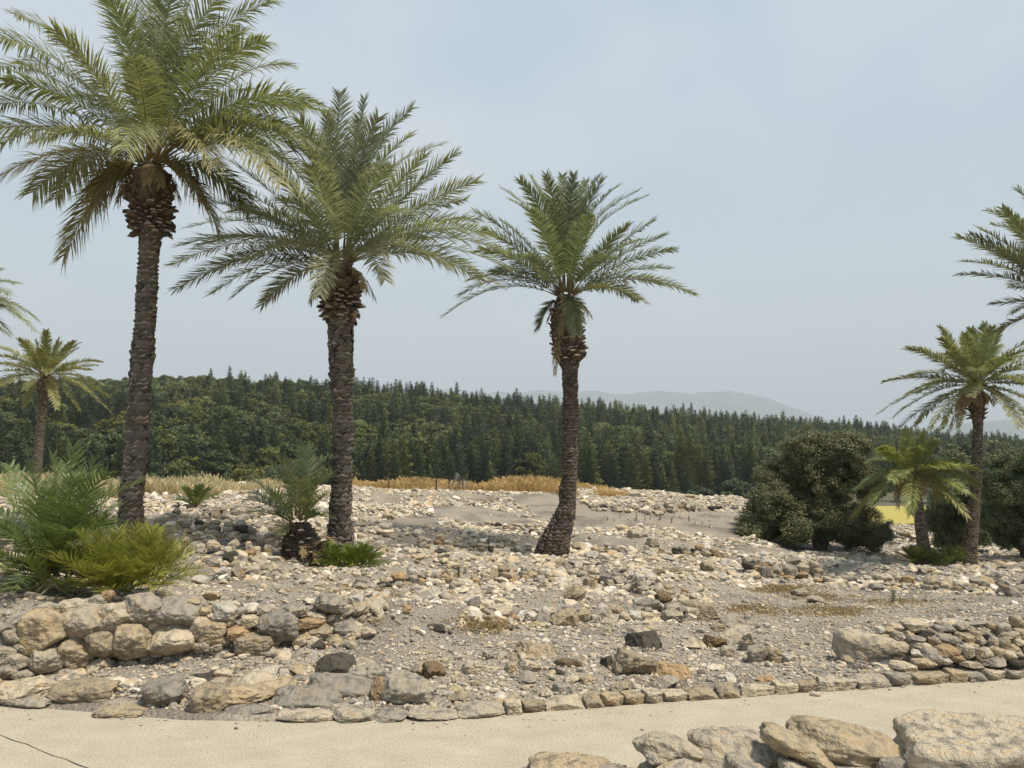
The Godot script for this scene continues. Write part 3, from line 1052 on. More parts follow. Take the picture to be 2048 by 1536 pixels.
func build_walls() -> void:
	var root := thing("dry_stone_wall", Vector3(-2.5, 0.0, -5.6), "low dry stone wall of big tan and grey blocks below the bright green palm bush", "stone wall")
	for q in [
		[98, 1258, 76, 76, "t", 0], [168, 1250, 68, 68, "c", 8], [141, 1217, 42, 31, "c", 10], [37, 1247, 57, 32, "g", -4], [36, 1274, 40, 36, "g", 0], [51, 1295, 32, 26, "g", 0],
		[18, 1303, 34, 26, "g", 0], [8, 1283, 24, 30, "g", 0], [2, 1260, 20, 26, "g", 0], [41, 1324, 36, 34, "c", 0], [20, 1340, 38, 34, "g", 0], [92, 1318, 54, 44, "c", 0],
		[153, 1305, 52, 54, "t", 4], [121, 1299, 22, 24, "c", 0], [205, 1289, 54, 52, "t", -8], [228, 1268, 24, 20, "c", 0], [267, 1279, 70, 62, "t", 0], [349, 1277, 80, 54, "c", 0],
		[205, 1223, 40, 30, "g", -14], [236, 1232, 68, 48, "c", 38], [289, 1221, 66, 58, "g", 0], [359, 1225, 78, 52, "g", -4], [260, 1244, 30, 19, "c", 0], [310, 1248, 27, 27, "c", 0],
		[331, 1248, 17, 19, "c", 0], [173, 1207, 22, 15, "c", 0], [201, 1201, 32, 20, "g", -10], [214, 1191, 25, 17, "o", 20], [92, 1216, 26, 17, "c", 0], [402, 1291, 34, 22, "c", 0],
		[47, 1350, 42, 21, "g", 0], [10, 1324, 24, 18, "c", 0], [405, 1258, 42, 44, "c", 0], [107, 1330, 19, 20, "c", 0], [148, 1330, 15, 14, "t", 0], [308, 1285, 24, 28, "o", 0],
		[-30, 1300, 60, 50, "g", 0], [-30, 1250, 55, 45, "t", 0], [-80, 1280, 60, 60, "c", 0], [425, 1260, 54, 44, "t", 0], [434, 1291, 27, 20, "c", 0], [457, 1281, 24, 20, "g", 0],
		[478, 1267, 44, 28, "o", 10], [472, 1299, 24, 28, "d", 0], [517, 1285, 68, 42, "t", 8], [556, 1252, 68, 50, "g", 0], [451, 1225, 44, 34, "w", 0], [455, 1244, 22, 15, "t", 0],
		[615, 1247, 60, 22, "o", 0], [590, 1222, 40, 22, "g", 8], [613, 1272, 48, 28, "t", 0], [636, 1260, 52, 30, "t", -20], [576, 1283, 32, 18, "d", 0], [693, 1260, 50, 34, "g", 0],
		[632, 1233, 33, 12, "c", -8], [660, 1206, 54, 28, "g", -6], [693, 1219, 25, 20, "c", 0], [720, 1219, 31, 24, "t", 0], [749, 1242, 33, 24, "t", 0], [722, 1240, 26, 16, "t", 40],
		[796, 1246, 29, 22, "c", 0], [775, 1243, 18, 13, "w", 0], [812, 1219, 19, 17, "o", 0], [681, 1292, 48, 22, "t", 0], [650, 1291, 29, 28, "g", 0], [620, 1294, 40, 22, "t", 0],
		[718, 1290, 31, 17, "t", 0], [761, 1296, 36, 30, "c", 0], [755, 1274, 74, 24, "t", 0], [818, 1274, 62, 24, "c", 0], [570, 1301, 20, 20, "w", 0], [505, 1240, 34, 22, "c", 0],
		[500, 1218, 26, 18, "w", 0], [530, 1222, 24, 16, "c", 0], [430, 1232, 22, 16, "w", 0], [415, 1222, 26, 16, "t", 0], [388, 1204, 26, 16, "t", 0], [395, 1240, 20, 14, "w", 0]]:
		put_stone(root, "stone", q[0], q[1], q[2] * 1.1, q[3] * 1.1, wall_d(q[0], q[1]), q[4], q[5], false, 1.1)
	# small stones packed behind and between
	for k in 90:
		var px := rng.randf_range(-60, 560)
		var py := rng.randf_range(lerpf(1230, 1262, clampf(px / 560.0, 0, 1)), lerpf(1332, 1300, clampf(px / 560.0, 0, 1)))
		put_stone(root, "stone", px, py, rng.randf_range(14, 26), rng.randf_range(12, 20), wall_d(px, py) + 0.10, ["c", "t", "g", "c", "w"][rng.randi() % 5])
	var rw := thing("dry_stone_wall", Vector3(3.6, 0.0, -5.5), "dry stone wall of small rounded stones stacked beside the kerb and the great boulder", "stone wall")
	for q in [
		[740, 415, 70, 60, "w"], [810, 415, 80, 70, "t"], [880, 385, 110, 55, "c"], [1040, 370, 200, 100, "c"], [990, 450, 110, 70, "t"], [880, 460, 90, 80, "c"], [935, 485, 60, 50, "w"], [1070, 505, 190, 70, "g"], [1220, 520, 110, 80, "t"], [1350, 505, 170, 90, "g"],
		[1140, 440, 140, 60, "d"], [1210, 440, 110, 60, "g"], [1350, 400, 110, 70, "g"], [1490, 385, 170, 80, "g"], [1450, 470, 90, 70, "t"], [1520, 490, 90, 90, "t"], [1590, 455, 100, 90, "t"], [1650, 430, 70, 60, "c"], [1650, 520, 110, 90, "c"], [1700, 480, 70, 60, "d"],
		[1760, 530, 90, 100, "g"], [1850, 540, 110, 100, "t"], [1880, 465, 120, 60, "c"], [1950, 460, 80, 70, "c"], [1980, 350, 90, 120, "t"], [1840, 400, 110, 90, "g"], [2010, 440, 90, 70, "t"], [2010, 530, 90, 60, "c"], [1950, 585, 95, 70, "t"], [1810, 620, 110, 90, "t"],
		[1700, 630, 95, 95, "c"], [1620, 620, 75, 110, "t"], [1530, 600, 110, 110, "c"], [1450, 585, 70, 80, "c"], [1340, 610, 185, 115, "o"], [1430, 675, 120, 60, "o"], [1910, 650, 100, 90, "c"], [1990, 640, 75, 60, "c"], [1790, 695, 220, 70, "g"], [1975, 710, 120, 60, "d"],
		[1560, 725, 180, 50, "c"], [1330, 700, 80, 60, "w"], [1570, 560, 90, 55, "t"], [1200, 665, 160, 150, "g"], [1080, 630, 130, 60, "w"], [1110, 560, 140, 60, "c"], [1130, 720, 180, 80, "t"], [940, 745, 200, 70, "c"], [2080, 500, 100, 90, "t"], [2090, 590, 100, 90, "c"], [2085, 680, 100, 80, "t"],
		[2090, 400, 110, 90, "g"], [2190, 450, 110, 90, "t"], [2190, 560, 110, 90, "g"], [2190, 670, 110, 90, "c"], [1270, 400, 80, 60, "g"], [1600, 350, 150, 50, "g"], [1740, 370, 110, 60, "t"]]:
		var px: float = 1600.0 + q[0] * 0.21875
		var py: float = 1170.0 + q[1] * 0.21875
		put_stone(rw, "stone", px, py, q[2] * 0.21875 * 1.1, q[3] * 0.21875 * 1.1, 5.42 + (1335.0 - py) * 0.0036, q[4], rng.randf_range(-8, 8))
	for k in 70:
		var px := rng.randf_range(1840, 2110)
		var py := rng.randf_range(1250, 1325)
		put_stone(rw, "stone", px, py, rng.randf_range(14, 24), rng.randf_range(10, 18), 5.58 + (1335.0 - py) * 0.0036, ["c", "t", "g", "t"][rng.randi() % 4])
	# tumbled wall on the near side of the path
	var fw := thing("tumbled_stone_wall", Vector3(1.6, 0.0, -3.5), "tumbled wall of big rough boulders on the near side of the path", "stone wall")
	for q in [
		[1337, 1485, 122, 54, 3.62, "c", -6, 0], [1477, 1494, 168, 74, 3.64, "c", -6, 0], [1140, 1530, 156, 56, 3.70, "t", 2, 0], [1319, 1528, 76, 36, 3.60, "c", 0, 0], [1398, 1527, 46, 44, 3.56, "c", 0, 0], [1365, 1530, 24, 22, 3.56, "o", 0, 0],
		[1487, 1524, 56, 42, 3.46, "g", -10, 0], [1520, 1535, 50, 30, 3.42, "c", 0, 0], [1598, 1486, 150, 48, 3.50, "t", -24, 0], [1700, 1478, 215, 72, 3.56, "t", -8, 0], [1975, 1506, 370, 124, 3.40, "c", 6, 1], [1825, 1530, 120, 40, 3.34, "g", -4, 0],
		[1598, 1532, 66, 34, 3.40, "c", -14, 0], [1722, 1528, 52, 24, 3.42, "c", 0, 0], [1760, 1526, 30, 26, 3.40, "c", 0, 0], [1970, 1545, 170, 44, 3.28, "o", 0, 0], [1230, 1536, 56, 30, 3.62, "g", 0, 0], [1060, 1545, 44, 30, 3.66, "g", 0, 0], [1270, 1550, 60, 34, 3.5, "c", 0, 0]]:
		put_stone(fw, "stone", q[0], q[1] + 14.0, q[2], q[3] * 0.92, q[4], q[5], q[6], q[7] == 1, 1.25)
	for k in 46:
		var px := rng.randf_range(1020, 2180)
		var py := rng.randf_range(1556, 1640)
		put_stone(fw, "stone", px, py, rng.randf_range(60, 120), rng.randf_range(40, 66), rng.randf_range(3.25, 3.55), ["c", "t", "g", "c"][rng.randi() % 4], 0.0, false, 1.1)

func build_terraces() -> void:
	# rough retaining rows across the slope: photo polyline of the foot, courses, stone width in photo pixels, label
	for t in [
		[[296, 1066, 400, 1070, 480, 1078, 566, 1082], 3, 23, "rough stone terrace row behind the yellow-green bush, the upper one"],
		[[330, 1104, 430, 1110, 570, 1118], 3, 21, "rough stone terrace row running to the stump, the middle one"],
		[[385, 1142, 470, 1150, 560, 1158], 2, 23, "rough stone terrace row running below the stump, the lowest one"],
		[[350, 1036, 450, 1038, 520, 1036], 3, 15, "rough stone row below the straw-coloured grass"],
		[[640, 1186, 720, 1180, 800, 1172], 2, 22, "low stone row below the bright green sprout"],
		[[800, 1168, 920, 1168, 1060, 1164, 1180, 1166], 3, 19, "rough stone terrace row below the slim palm's foot"],
		[[840, 1096, 960, 1104, 1060, 1108], 3, 15, "rough stone row between the middle palm and the slim palm"],
		[[900, 1048, 1000, 1060, 1100, 1072], 2, 13, "small stone row crossing the sandy patch towards the slim palm"],
		[[1190, 1172, 1290, 1190, 1400, 1208], 3, 21, "rough stone row slanting down from the slim palm to the long slabs"],
		[[1190, 1106, 1300, 1108, 1400, 1112, 1470, 1118], 2, 16, "rough stone row beyond the slim palm's foot"],
		[[1185, 1022, 1300, 1026, 1400, 1022], 3, 12, "small stone wall along the top of the sandy mound"],
		[[1500, 1150, 1580, 1160, 1640, 1156], 3, 21, "stone corner heap below the drooping oak"],
		[[1640, 1166, 1780, 1174, 1900, 1184, 2060, 1192], 3, 20, "long rough stone row below the oaks and the slender palm"],
		[[560, 1262, 680, 1272, 800, 1268, 900, 1262, 1000, 1254], 3, 24, "rough stone row continuing from the dry stone wall"],
		[[1030, 1246, 1120, 1250, 1220, 1244, 1400, 1240], 2, 26, "row of half sunk stones across the gravel's far side"],
		[[0, 1118, 60, 1126], 2, 30, "stone row half hidden by the dark palm bush"],
		[[1776, 1084, 1840, 1086], 4, 14, "small stone wall behind the short palm"]]:
		var g0 := march(t[0][0], t[0][1])
		var root := thing("terrace_wall", g0, t[3], "stone wall")
		for k in range(0, t[0].size() - 2, 2):
			var px: float = t[0][k]
			while px < t[0][k + 2]:
				var f: float = (px - t[0][k]) / (t[0][k + 2] - t[0][k])
				var py: float = lerpf(t[0][k + 1], t[0][k + 3], f)
				var g := march(px, py)
				var d := -g.z
				var w0: float = t[2] * rng.randf_range(0.6, 1.45)
				var up := 0.0
				for c in t[1]:
					if c > 0 and rng.randf() < 0.25 * c: break
					var w: float = t[2] * rng.randf_range(0.6, 1.25)
					var h: float = w * rng.randf_range(0.55, 0.85)
					var col: String = ["c", "t", "g", "c", "w", "g", "c", "o"][rng.randi() % 8]
					if rng.randf() < 0.04: col = "d"
					put_stone(root, "stone", px + rng.randf_range(-4, 4), py - up - h * 0.35, w, h, d + 0.05 + c * 0.07, col, rng.randf_range(-14, 14), false, 1.0)
					up += h * 0.72
				px += w0

func build_boulders() -> void:
	# [px, py, width, height, colour, tilt], each resting on the ground below it
	var sets := [
		["boulder", "boulder", "edging the path below the dry stone wall", "boulders edging the path", [
			[51, 1388, 112, 54, "c", 3], [165, 1387, 110, 48, "t", 2], [332, 1387, 68, 60, "g", 10], [425, 1397, 72, 50, "t", 0], [500, 1393, 104, 52, "t", -3], [562, 1377, 58, 34, "t", 0], [612, 1403, 122, 46, "g", -4], [688, 1380, 120, 48, "g", -10],
			[812, 1381, 100, 56, "g", -4], [768, 1383, 52, 42, "o", -40], [738, 1350, 74, 32, "g", 0], [498, 1424, 92, 22, "g", 2], [250, 1410, 70, 18, "g", -5], [-40, 1380, 80, 50, "t", 0], [120, 1360, 80, 22, "g", 0], [585, 1432, 70, 16, "t", 0]]],
		["fieldstone", "stone", "lying on the gravel near the path", "stones lying on the gravel by the path", [
			[225, 1364, 32, 13, "w", 0], [408, 1358, 54, 22, "d", 0], [539, 1342, 32, 15, "g", -8], [566, 1344, 35, 17, "g", 0], [597, 1340, 36, 22, "t", 0], [568, 1359, 39, 17, "g", 0], [605, 1361, 40, 21, "g", 10], [533, 1362, 37, 19, "g", 0], [637, 1330, 21, 14, "o", 0],
			[623, 1343, 26, 11, "c", 0], [668, 1330, 20, 12, "g", 0], [687, 1346, 32, 20, "o", 0], [868, 1342, 46, 30, "b", 0], [837, 1342, 32, 24, "t", 0], [947, 1334, 42, 30, "c", 0], [990, 1342, 60, 20, "c", 0], [1023, 1336, 24, 24, "t", 0], [1058, 1334, 48, 30, "c", 0],
			[1054, 1357, 40, 25, "g", 6], [1075, 1306, 88, 34, "t", -12], [976, 1313, 25, 18, "g", 0], [1005, 1313, 22, 16, "c", 0], [1026, 1315, 24, 18, "t", 0], [1048, 1315, 28, 18, "c", 0], [1138, 1328, 58, 20, "b", -4], [1116, 1345, 37, 12, "d", -12], [1107, 1357, 40, 14, "c", -14],
			[1142, 1361, 29, 18, "c", 0], [1128, 1379, 44, 27, "g", 0], [1097, 1390, 32, 18, "c", -30], [1173, 1361, 29, 20, "t", 0], [956, 1369, 24, 17, "t", 0], [940, 1366, 14, 12, "d", 0], [972, 1378, 15, 9, "w", 0], [911, 1379, 24, 17, "t", 0], [915, 1397, 40, 18, "t", 6],
			[943, 1395, 22, 20, "g", 0], [1001, 1395, 30, 18, "w", 0], [1294, 1283, 72, 38, "d", -4], [1268, 1328, 86, 52, "t", -4], [1217, 1326, 26, 26, "d", 0], [1343, 1346, 92, 36, "o", -6], [1385, 1291, 50, 22, "c", -6], [1473, 1275, 64, 38, "c", 6], [1430, 1284, 44, 26, "b", 4],
			[1331, 1367, 50, 24, "g", 18], [1241, 1377, 39, 22, "t", 0], [1426, 1336, 26, 14, "w", 0], [1514, 1313, 38, 36, "g", 0], [1548, 1311, 34, 34, "t", 0], [1456, 1303, 30, 24, "c", 0], [1487, 1297, 24, 14, "d", 0], [1578, 1320, 24, 19, "w", 0], [1458, 1358, 38, 17, "w", 6],
			[1490, 1363, 42, 14, "g", 0], [1530, 1360, 40, 16, "o", 0], [1744, 1299, 132, 62, "c", -8], [1694, 1323, 23, 21, "t", 0], [1716, 1333, 28, 18, "g", 0], [1622, 1333, 44, 14, "c", 0], [1640, 1347, 52, 12, "g", -4], [1770, 1338, 32, 14, "w", -8], [1395, 1222, 78, 36, "t", -8],
			[1354, 1224, 54, 27, "g", -8], [1298, 1217, 48, 32, "g", 0], [1245, 1226, 84, 24, "g", 12], [1327, 1197, 36, 24, "b", -10], [1436, 1256, 33, 22, "t", 0], [1460, 1246, 38, 22, "g", 0], [1165, 1232, 34, 22, "d", 0], [1130, 1238, 50, 36, "t", 0], [1150, 1190, 44, 34, "t", 30],
			[1080, 1240, 36, 24, "g", 0], [1000, 1222, 48, 24, "c", 0], [870, 1255, 44, 16, "d", 0], [1190, 1235, 50, 24, "g", 20]]],
		["fieldstone", "stone", "standing out of the rubble slope", "large stones in the rubble slope", [
			[1415, 1134, 26, 20, "t", 0], [1530, 1125, 24, 18, "d", 0], [1585, 1122, 34, 16, "g", 0], [1530, 1145, 30, 24, "g", 0], [1270, 1070, 26, 22, "c", 0], [1305, 1085, 24, 20, "c", 0], [1290, 1027, 24, 10, "c", 0], [1315, 1026, 24, 10, "c", 0], [1430, 1018, 30, 12, "d", 0],
			[1270, 990, 22, 10, "w", 0], [1380, 995, 22, 9, "o", 0], [430, 1030, 24, 26, "t", 0], [500, 1064, 26, 16, "o", 0], [555, 1064, 28, 16, "o", 0], [350, 1090, 24, 22, "g", 0], [440, 1075, 26, 20, "t", 0], [410, 1150, 34, 30, "g", 0], [770, 1052, 28, 16, "w", 0], [1040, 1100, 22, 20, "w", 0],
			[1000, 1145, 40, 20, "g", 0], [920, 1170, 22, 14, "g", 0], [1180, 1168, 26, 24, "t", 0], [1120, 1130, 24, 26, "t", 0], [1085, 1128, 30, 14, "t", 0], [320, 1050, 30, 16, "t", 0], [1600, 1186, 36, 18, "g", 0], [1630, 1200, 34, 16, "g", 0], [20, 1100, 50, 22, "c", 0], [1960, 1120, 60, 14, "g", 0],
			[2030, 1135, 70, 14, "g", 0], [1975, 1165, 40, 22, "t", 0], [1900, 1166, 26, 20, "c", 0], [1850, 1140, 24, 18, "c", 0], [880, 1105, 26, 14, "d", 0], [960, 1095, 30, 12, "g", 20]]]]
	for s in sets:
		for q in s[4]:
			if s[0] == "boulder":
				q[2] *= 1.08
				q[3] *= 1.0
			var g := march(q[0], q[1] + q[3] * 0.42)
			var d := -g.z
			var w: float = q[2] * d / F
			var o := put_stone(self, s[0], q[0], q[1], q[2], q[3], d + w * 0.25, q[4], q[5], false, 0.95)
			var lab: String = "%s %s %s" % [stone_name(q[4], w, q[3] * d / F), s[1], s[2]]
			if q[0] == 1744: o.mesh = smooth_rock
			if q[0] == 1744: lab = "smooth rounded tan boulder, the biggest, beside the small-stone wall"
			if q[0] == 1294: lab = "dark brown-black flat-topped boulder on the gravel"
			if q[0] == 868: lab = "brown pointed wedge of stone beside the edging boulders"
			tag(o, lab, "boulder" if w > 0.33 else "stone", s[3])

# bare, gravelly ground in the photo, as polygons
const BARE := [
	[150, 1338, 420, 1312, 600, 1318, 880, 1268, 1190, 1246, 1262, 1258, 1250, 1300, 1180, 1420, 900, 1440, 870, 1372, 700, 1325, 420, 1350, 200, 1368],
	[1330, 1262, 1440, 1188, 1560, 1170, 1650, 1180, 2100, 1195, 2100, 1236, 1850, 1246, 1760, 1275, 1690, 1330, 1500, 1400, 1200, 1420, 1240, 1290],
	[420, 1165, 560, 1158, 700, 1182, 640, 1200, 470, 1206, 410, 1190],
	[860, 1012, 960, 1012, 1060, 1040, 1090, 1050, 960, 1046, 870, 1034],
	[1010, 990, 1130, 986, 1180, 1012, 1300, 1030, 1480, 1024, 1510, 1078, 1440, 1078, 1300, 1052, 1160, 1060, 1080, 1032],
	[1030, 1190, 1130, 1180, 1150, 1200, 1090, 1222, 1010, 1226],
	[-200, 1178, 80, 1178, 95, 1215, -200, 1230], [1660, 1085, 1800, 1090, 1790, 1106, 1660, 1104],
	[760, 1040, 860, 1030, 880, 1048, 770, 1056], [40, 1120, 390, 1120, 390, 1212, 40, 1214], [1460, 1100, 1620, 1090, 1700, 1106, 1500, 1110]]

func bareness(q: Vector2, polys: Array) -> bool:
	for p in polys:
		if Geometry2D.is_point_in_polygon(q, p): return true
	return false

func stone_tint() -> Color:
	var r := rng.randf()
	var c: Color = STONE_COL["c"] if r < 0.34 else (STONE_COL["g"] if r < 0.66 else (STONE_COL["t"] if r < 0.86 else (STONE_COL["w"] if r < 0.93 else (STONE_COL["o"] if r < 0.95 else STONE_COL["d"] * 1.6))))
	return vary(c * 1.12, 0.13)

func beside(p: Vector3) -> String:
	var spots := [[130, 1195, 6.8, "beside the dark green palm bush"], [300, 1190, 6.3, "beside the yellow-green palm bush"], [680, 1115, 13.3, "round the middle palm's foot"], [1107, 1105, 16.2, "round the slim palm's crooked foot"], [262, 1080, 12.2, "behind the bush, round the tallest palm's foot"], [1632, 1094, 22, "below the drooping oak"], [1900, 1115, 19, "before the short and slender palms"],
		[1744, 1300, 5.9, "near the great smooth boulder"], [1294, 1283, 6.0, "near the dark flat-topped boulder"], [640, 1290, 5.9, "at the wall's low end"], [640, 1380, 5.0, "among the path's edging boulders"], [1000, 1330, 5.5, "near the small stone heap by the path"], [1400, 1220, 7.5, "beyond the dark boulder, by the long slabs"], [1700, 1200, 8.5, "on the gravel beyond the great boulder"], [900, 1230, 7.8, "on the ridge before the slim palm"]]
	var best := ""
	var e := 1e9
	for s in spots:
		var x: float = (s[0] - 1024.0) / F * s[2]
		var dd := Vector2(p.x - x, p.z + s[2]).length()
		if dd < e:
			e = dd
			best = s[3]
	return best

func build_rubble() -> void:
	var polys := []
	for b in BARE:
		var pv := PackedVector2Array()
		for k in range(0, b.size(), 2): pv.append(Vector2(b[k], b[k + 1]))
		polys.append(pv)
	var all := []
	for k in 130000:
		var d := sqrt(lerpf(5.0 * 5.0, 34.0 * 34.0, rng.randf()))
		var u := rng.randf_range(-260, 2320)
		if d < kerb_d(u) + 0.2: continue
		var x := (u - 1024.0) / F * d
		var y := H(x, -d)
		var q := to_px(Vector3(x, y, -d))
		var bare := bareness(q, polys)
		var s := clampf(0.074 * exp(rng.randfn() * 0.44), 0.03, 0.24)
		if bare:
			if rng.randf() < 0.93: continue
			s *= 0.45
		elif d < 6.6 and u > 820 and rng.randf() < 0.75: continue
		else:
			var heap := noise.get_noise_2d(x * 14.0 + 31.0, d * 26.0) + 0.6 * noise.get_noise_2d(x * 45.0, d * 60.0 + 7.0)
			if heap < -0.2 and rng.randf() < 0.5: continue
			s *= clampf(1.0 + heap * 0.7, 0.65, 1.5)
		var sc := Vector3(s * rng.randf_range(0.95, 1.5), s * rng.randf_range(0.5, 0.85), s * rng.randf_range(0.8, 1.2))
		var b := Basis(Vector3.UP, rng.randf() * TAU) * Basis(Vector3.RIGHT, rng.randf_range(-0.45, 0.45)) * Basis(Vector3.BACK, rng.randf_range(-0.45, 0.45)) * Basis.from_scale(sc)
		var lift := s * rng.randf_range(-0.28, 0.20) if not bare else s * 0.1
		all.append([s / d * (1.0 if u > 0 and u < 2048 else 0.3), Transform3D(b, Vector3(x, y + lift, -d)), stone_tint()])
	all.sort_custom(func(a, b): return a[0] > b[0])
	var keys := ["c", "g", "t", "w", "o", "d"]
	for k in mini(300, all.size()):
		var best := "c"
		var e := 9.0
		for q in keys:
			var sc: Color = STONE_COL[q]
			var t: Color = all[k][2]
			var dd := absf(sc.r - t.r) + absf(sc.g - t.g) + absf(sc.b - t.b)
			if dd < e:
				e = dd
				best = q
		var o := part("loose_stone", hero_rocks[k % hero_rocks.size()], self, stone_mat(best))
		o.transform = all[k][1]
		var sz: float = all[k][1].basis.get_scale().x
		tag(o, "%s %s loose stone in the rubble %s" % ["large" if sz > 0.3 else ("middling" if sz > 0.2 else "small"), STONE_WORD[best], beside(o.position)], "stone", "loose stones in the rubble")
	var root := thing("rubble", Vector3.ZERO, "heaped limestone rubble covering the slope between the palms", "rubble", "", "stuff")
	var n := rubble_rocks.size()
	for v in n:
		var xf := []
		var cols := []
		for k in range(300 + v, all.size(), n):
			xf.append(all[k][1])
			cols.append(all[k][2])
		rubble_rocks[v].surface_set_material(0, mats.rubble)
		many("stones", rubble_rocks[v], xf, cols, root).set_meta("kind", "stuff")
	var gr := thing("gravel", Vector3.ZERO, "grey gravel and pebbles strewn over the bare ground", "gravel", "", "stuff")
	for v in pebble_rocks.size():
		var xf := []
		var cols := []
		for k in 14000:
			var d := 4.6 + pow(rng.randf(), 1.35) * 13.0
			var u := rng.randf_range(-260, 2320)
			var kd := kerb_d(u)
			if d < kd + 0.12 and (d < kd - 0.12 or rng.randf() < 0.985): continue
			var x := (u - 1024.0) / F * d
			var s := clampf(0.016 * exp(rng.randfn() * 0.5), 0.007, 0.06)
			var b := Basis(Vector3.UP, rng.randf() * TAU) * Basis(Vector3.RIGHT, rng.randf_range(-0.5, 0.5)) * Basis.from_scale(Vector3(s * rng.randf_range(0.9, 1.6), s * rng.randf_range(0.5, 0.9), s))
			var y := H(x, -d) if d > kd + 0.10 else 0.0
			xf.append(Transform3D(b, Vector3(x, y + s * 0.15, -d)))
			cols.append(stone_tint() * 0.85)
		for k in 36:
			var u := rng.randf_range(-200, 2200)
			var kd := kerb_d(u)
			var d := kd - 0.03 - absf(rng.randfn()) * 0.14
			var s := clampf(0.008 * exp(rng.randfn() * 0.5), 0.004, 0.022)
			xf.append(Transform3D(Basis(Vector3.UP, rng.randf() * TAU) * Basis.from_scale(Vector3(s * 1.3, s * 0.7, s)), Vector3((u - 1024.0) / F * d, s * 0.2, -d)))
			cols.append(stone_tint())
		pebble_rocks[v].surface_set_material(0, mats.rubble)
		many("pebbles", pebble_rocks[v], xf, cols, gr).set_meta("kind", "stuff")

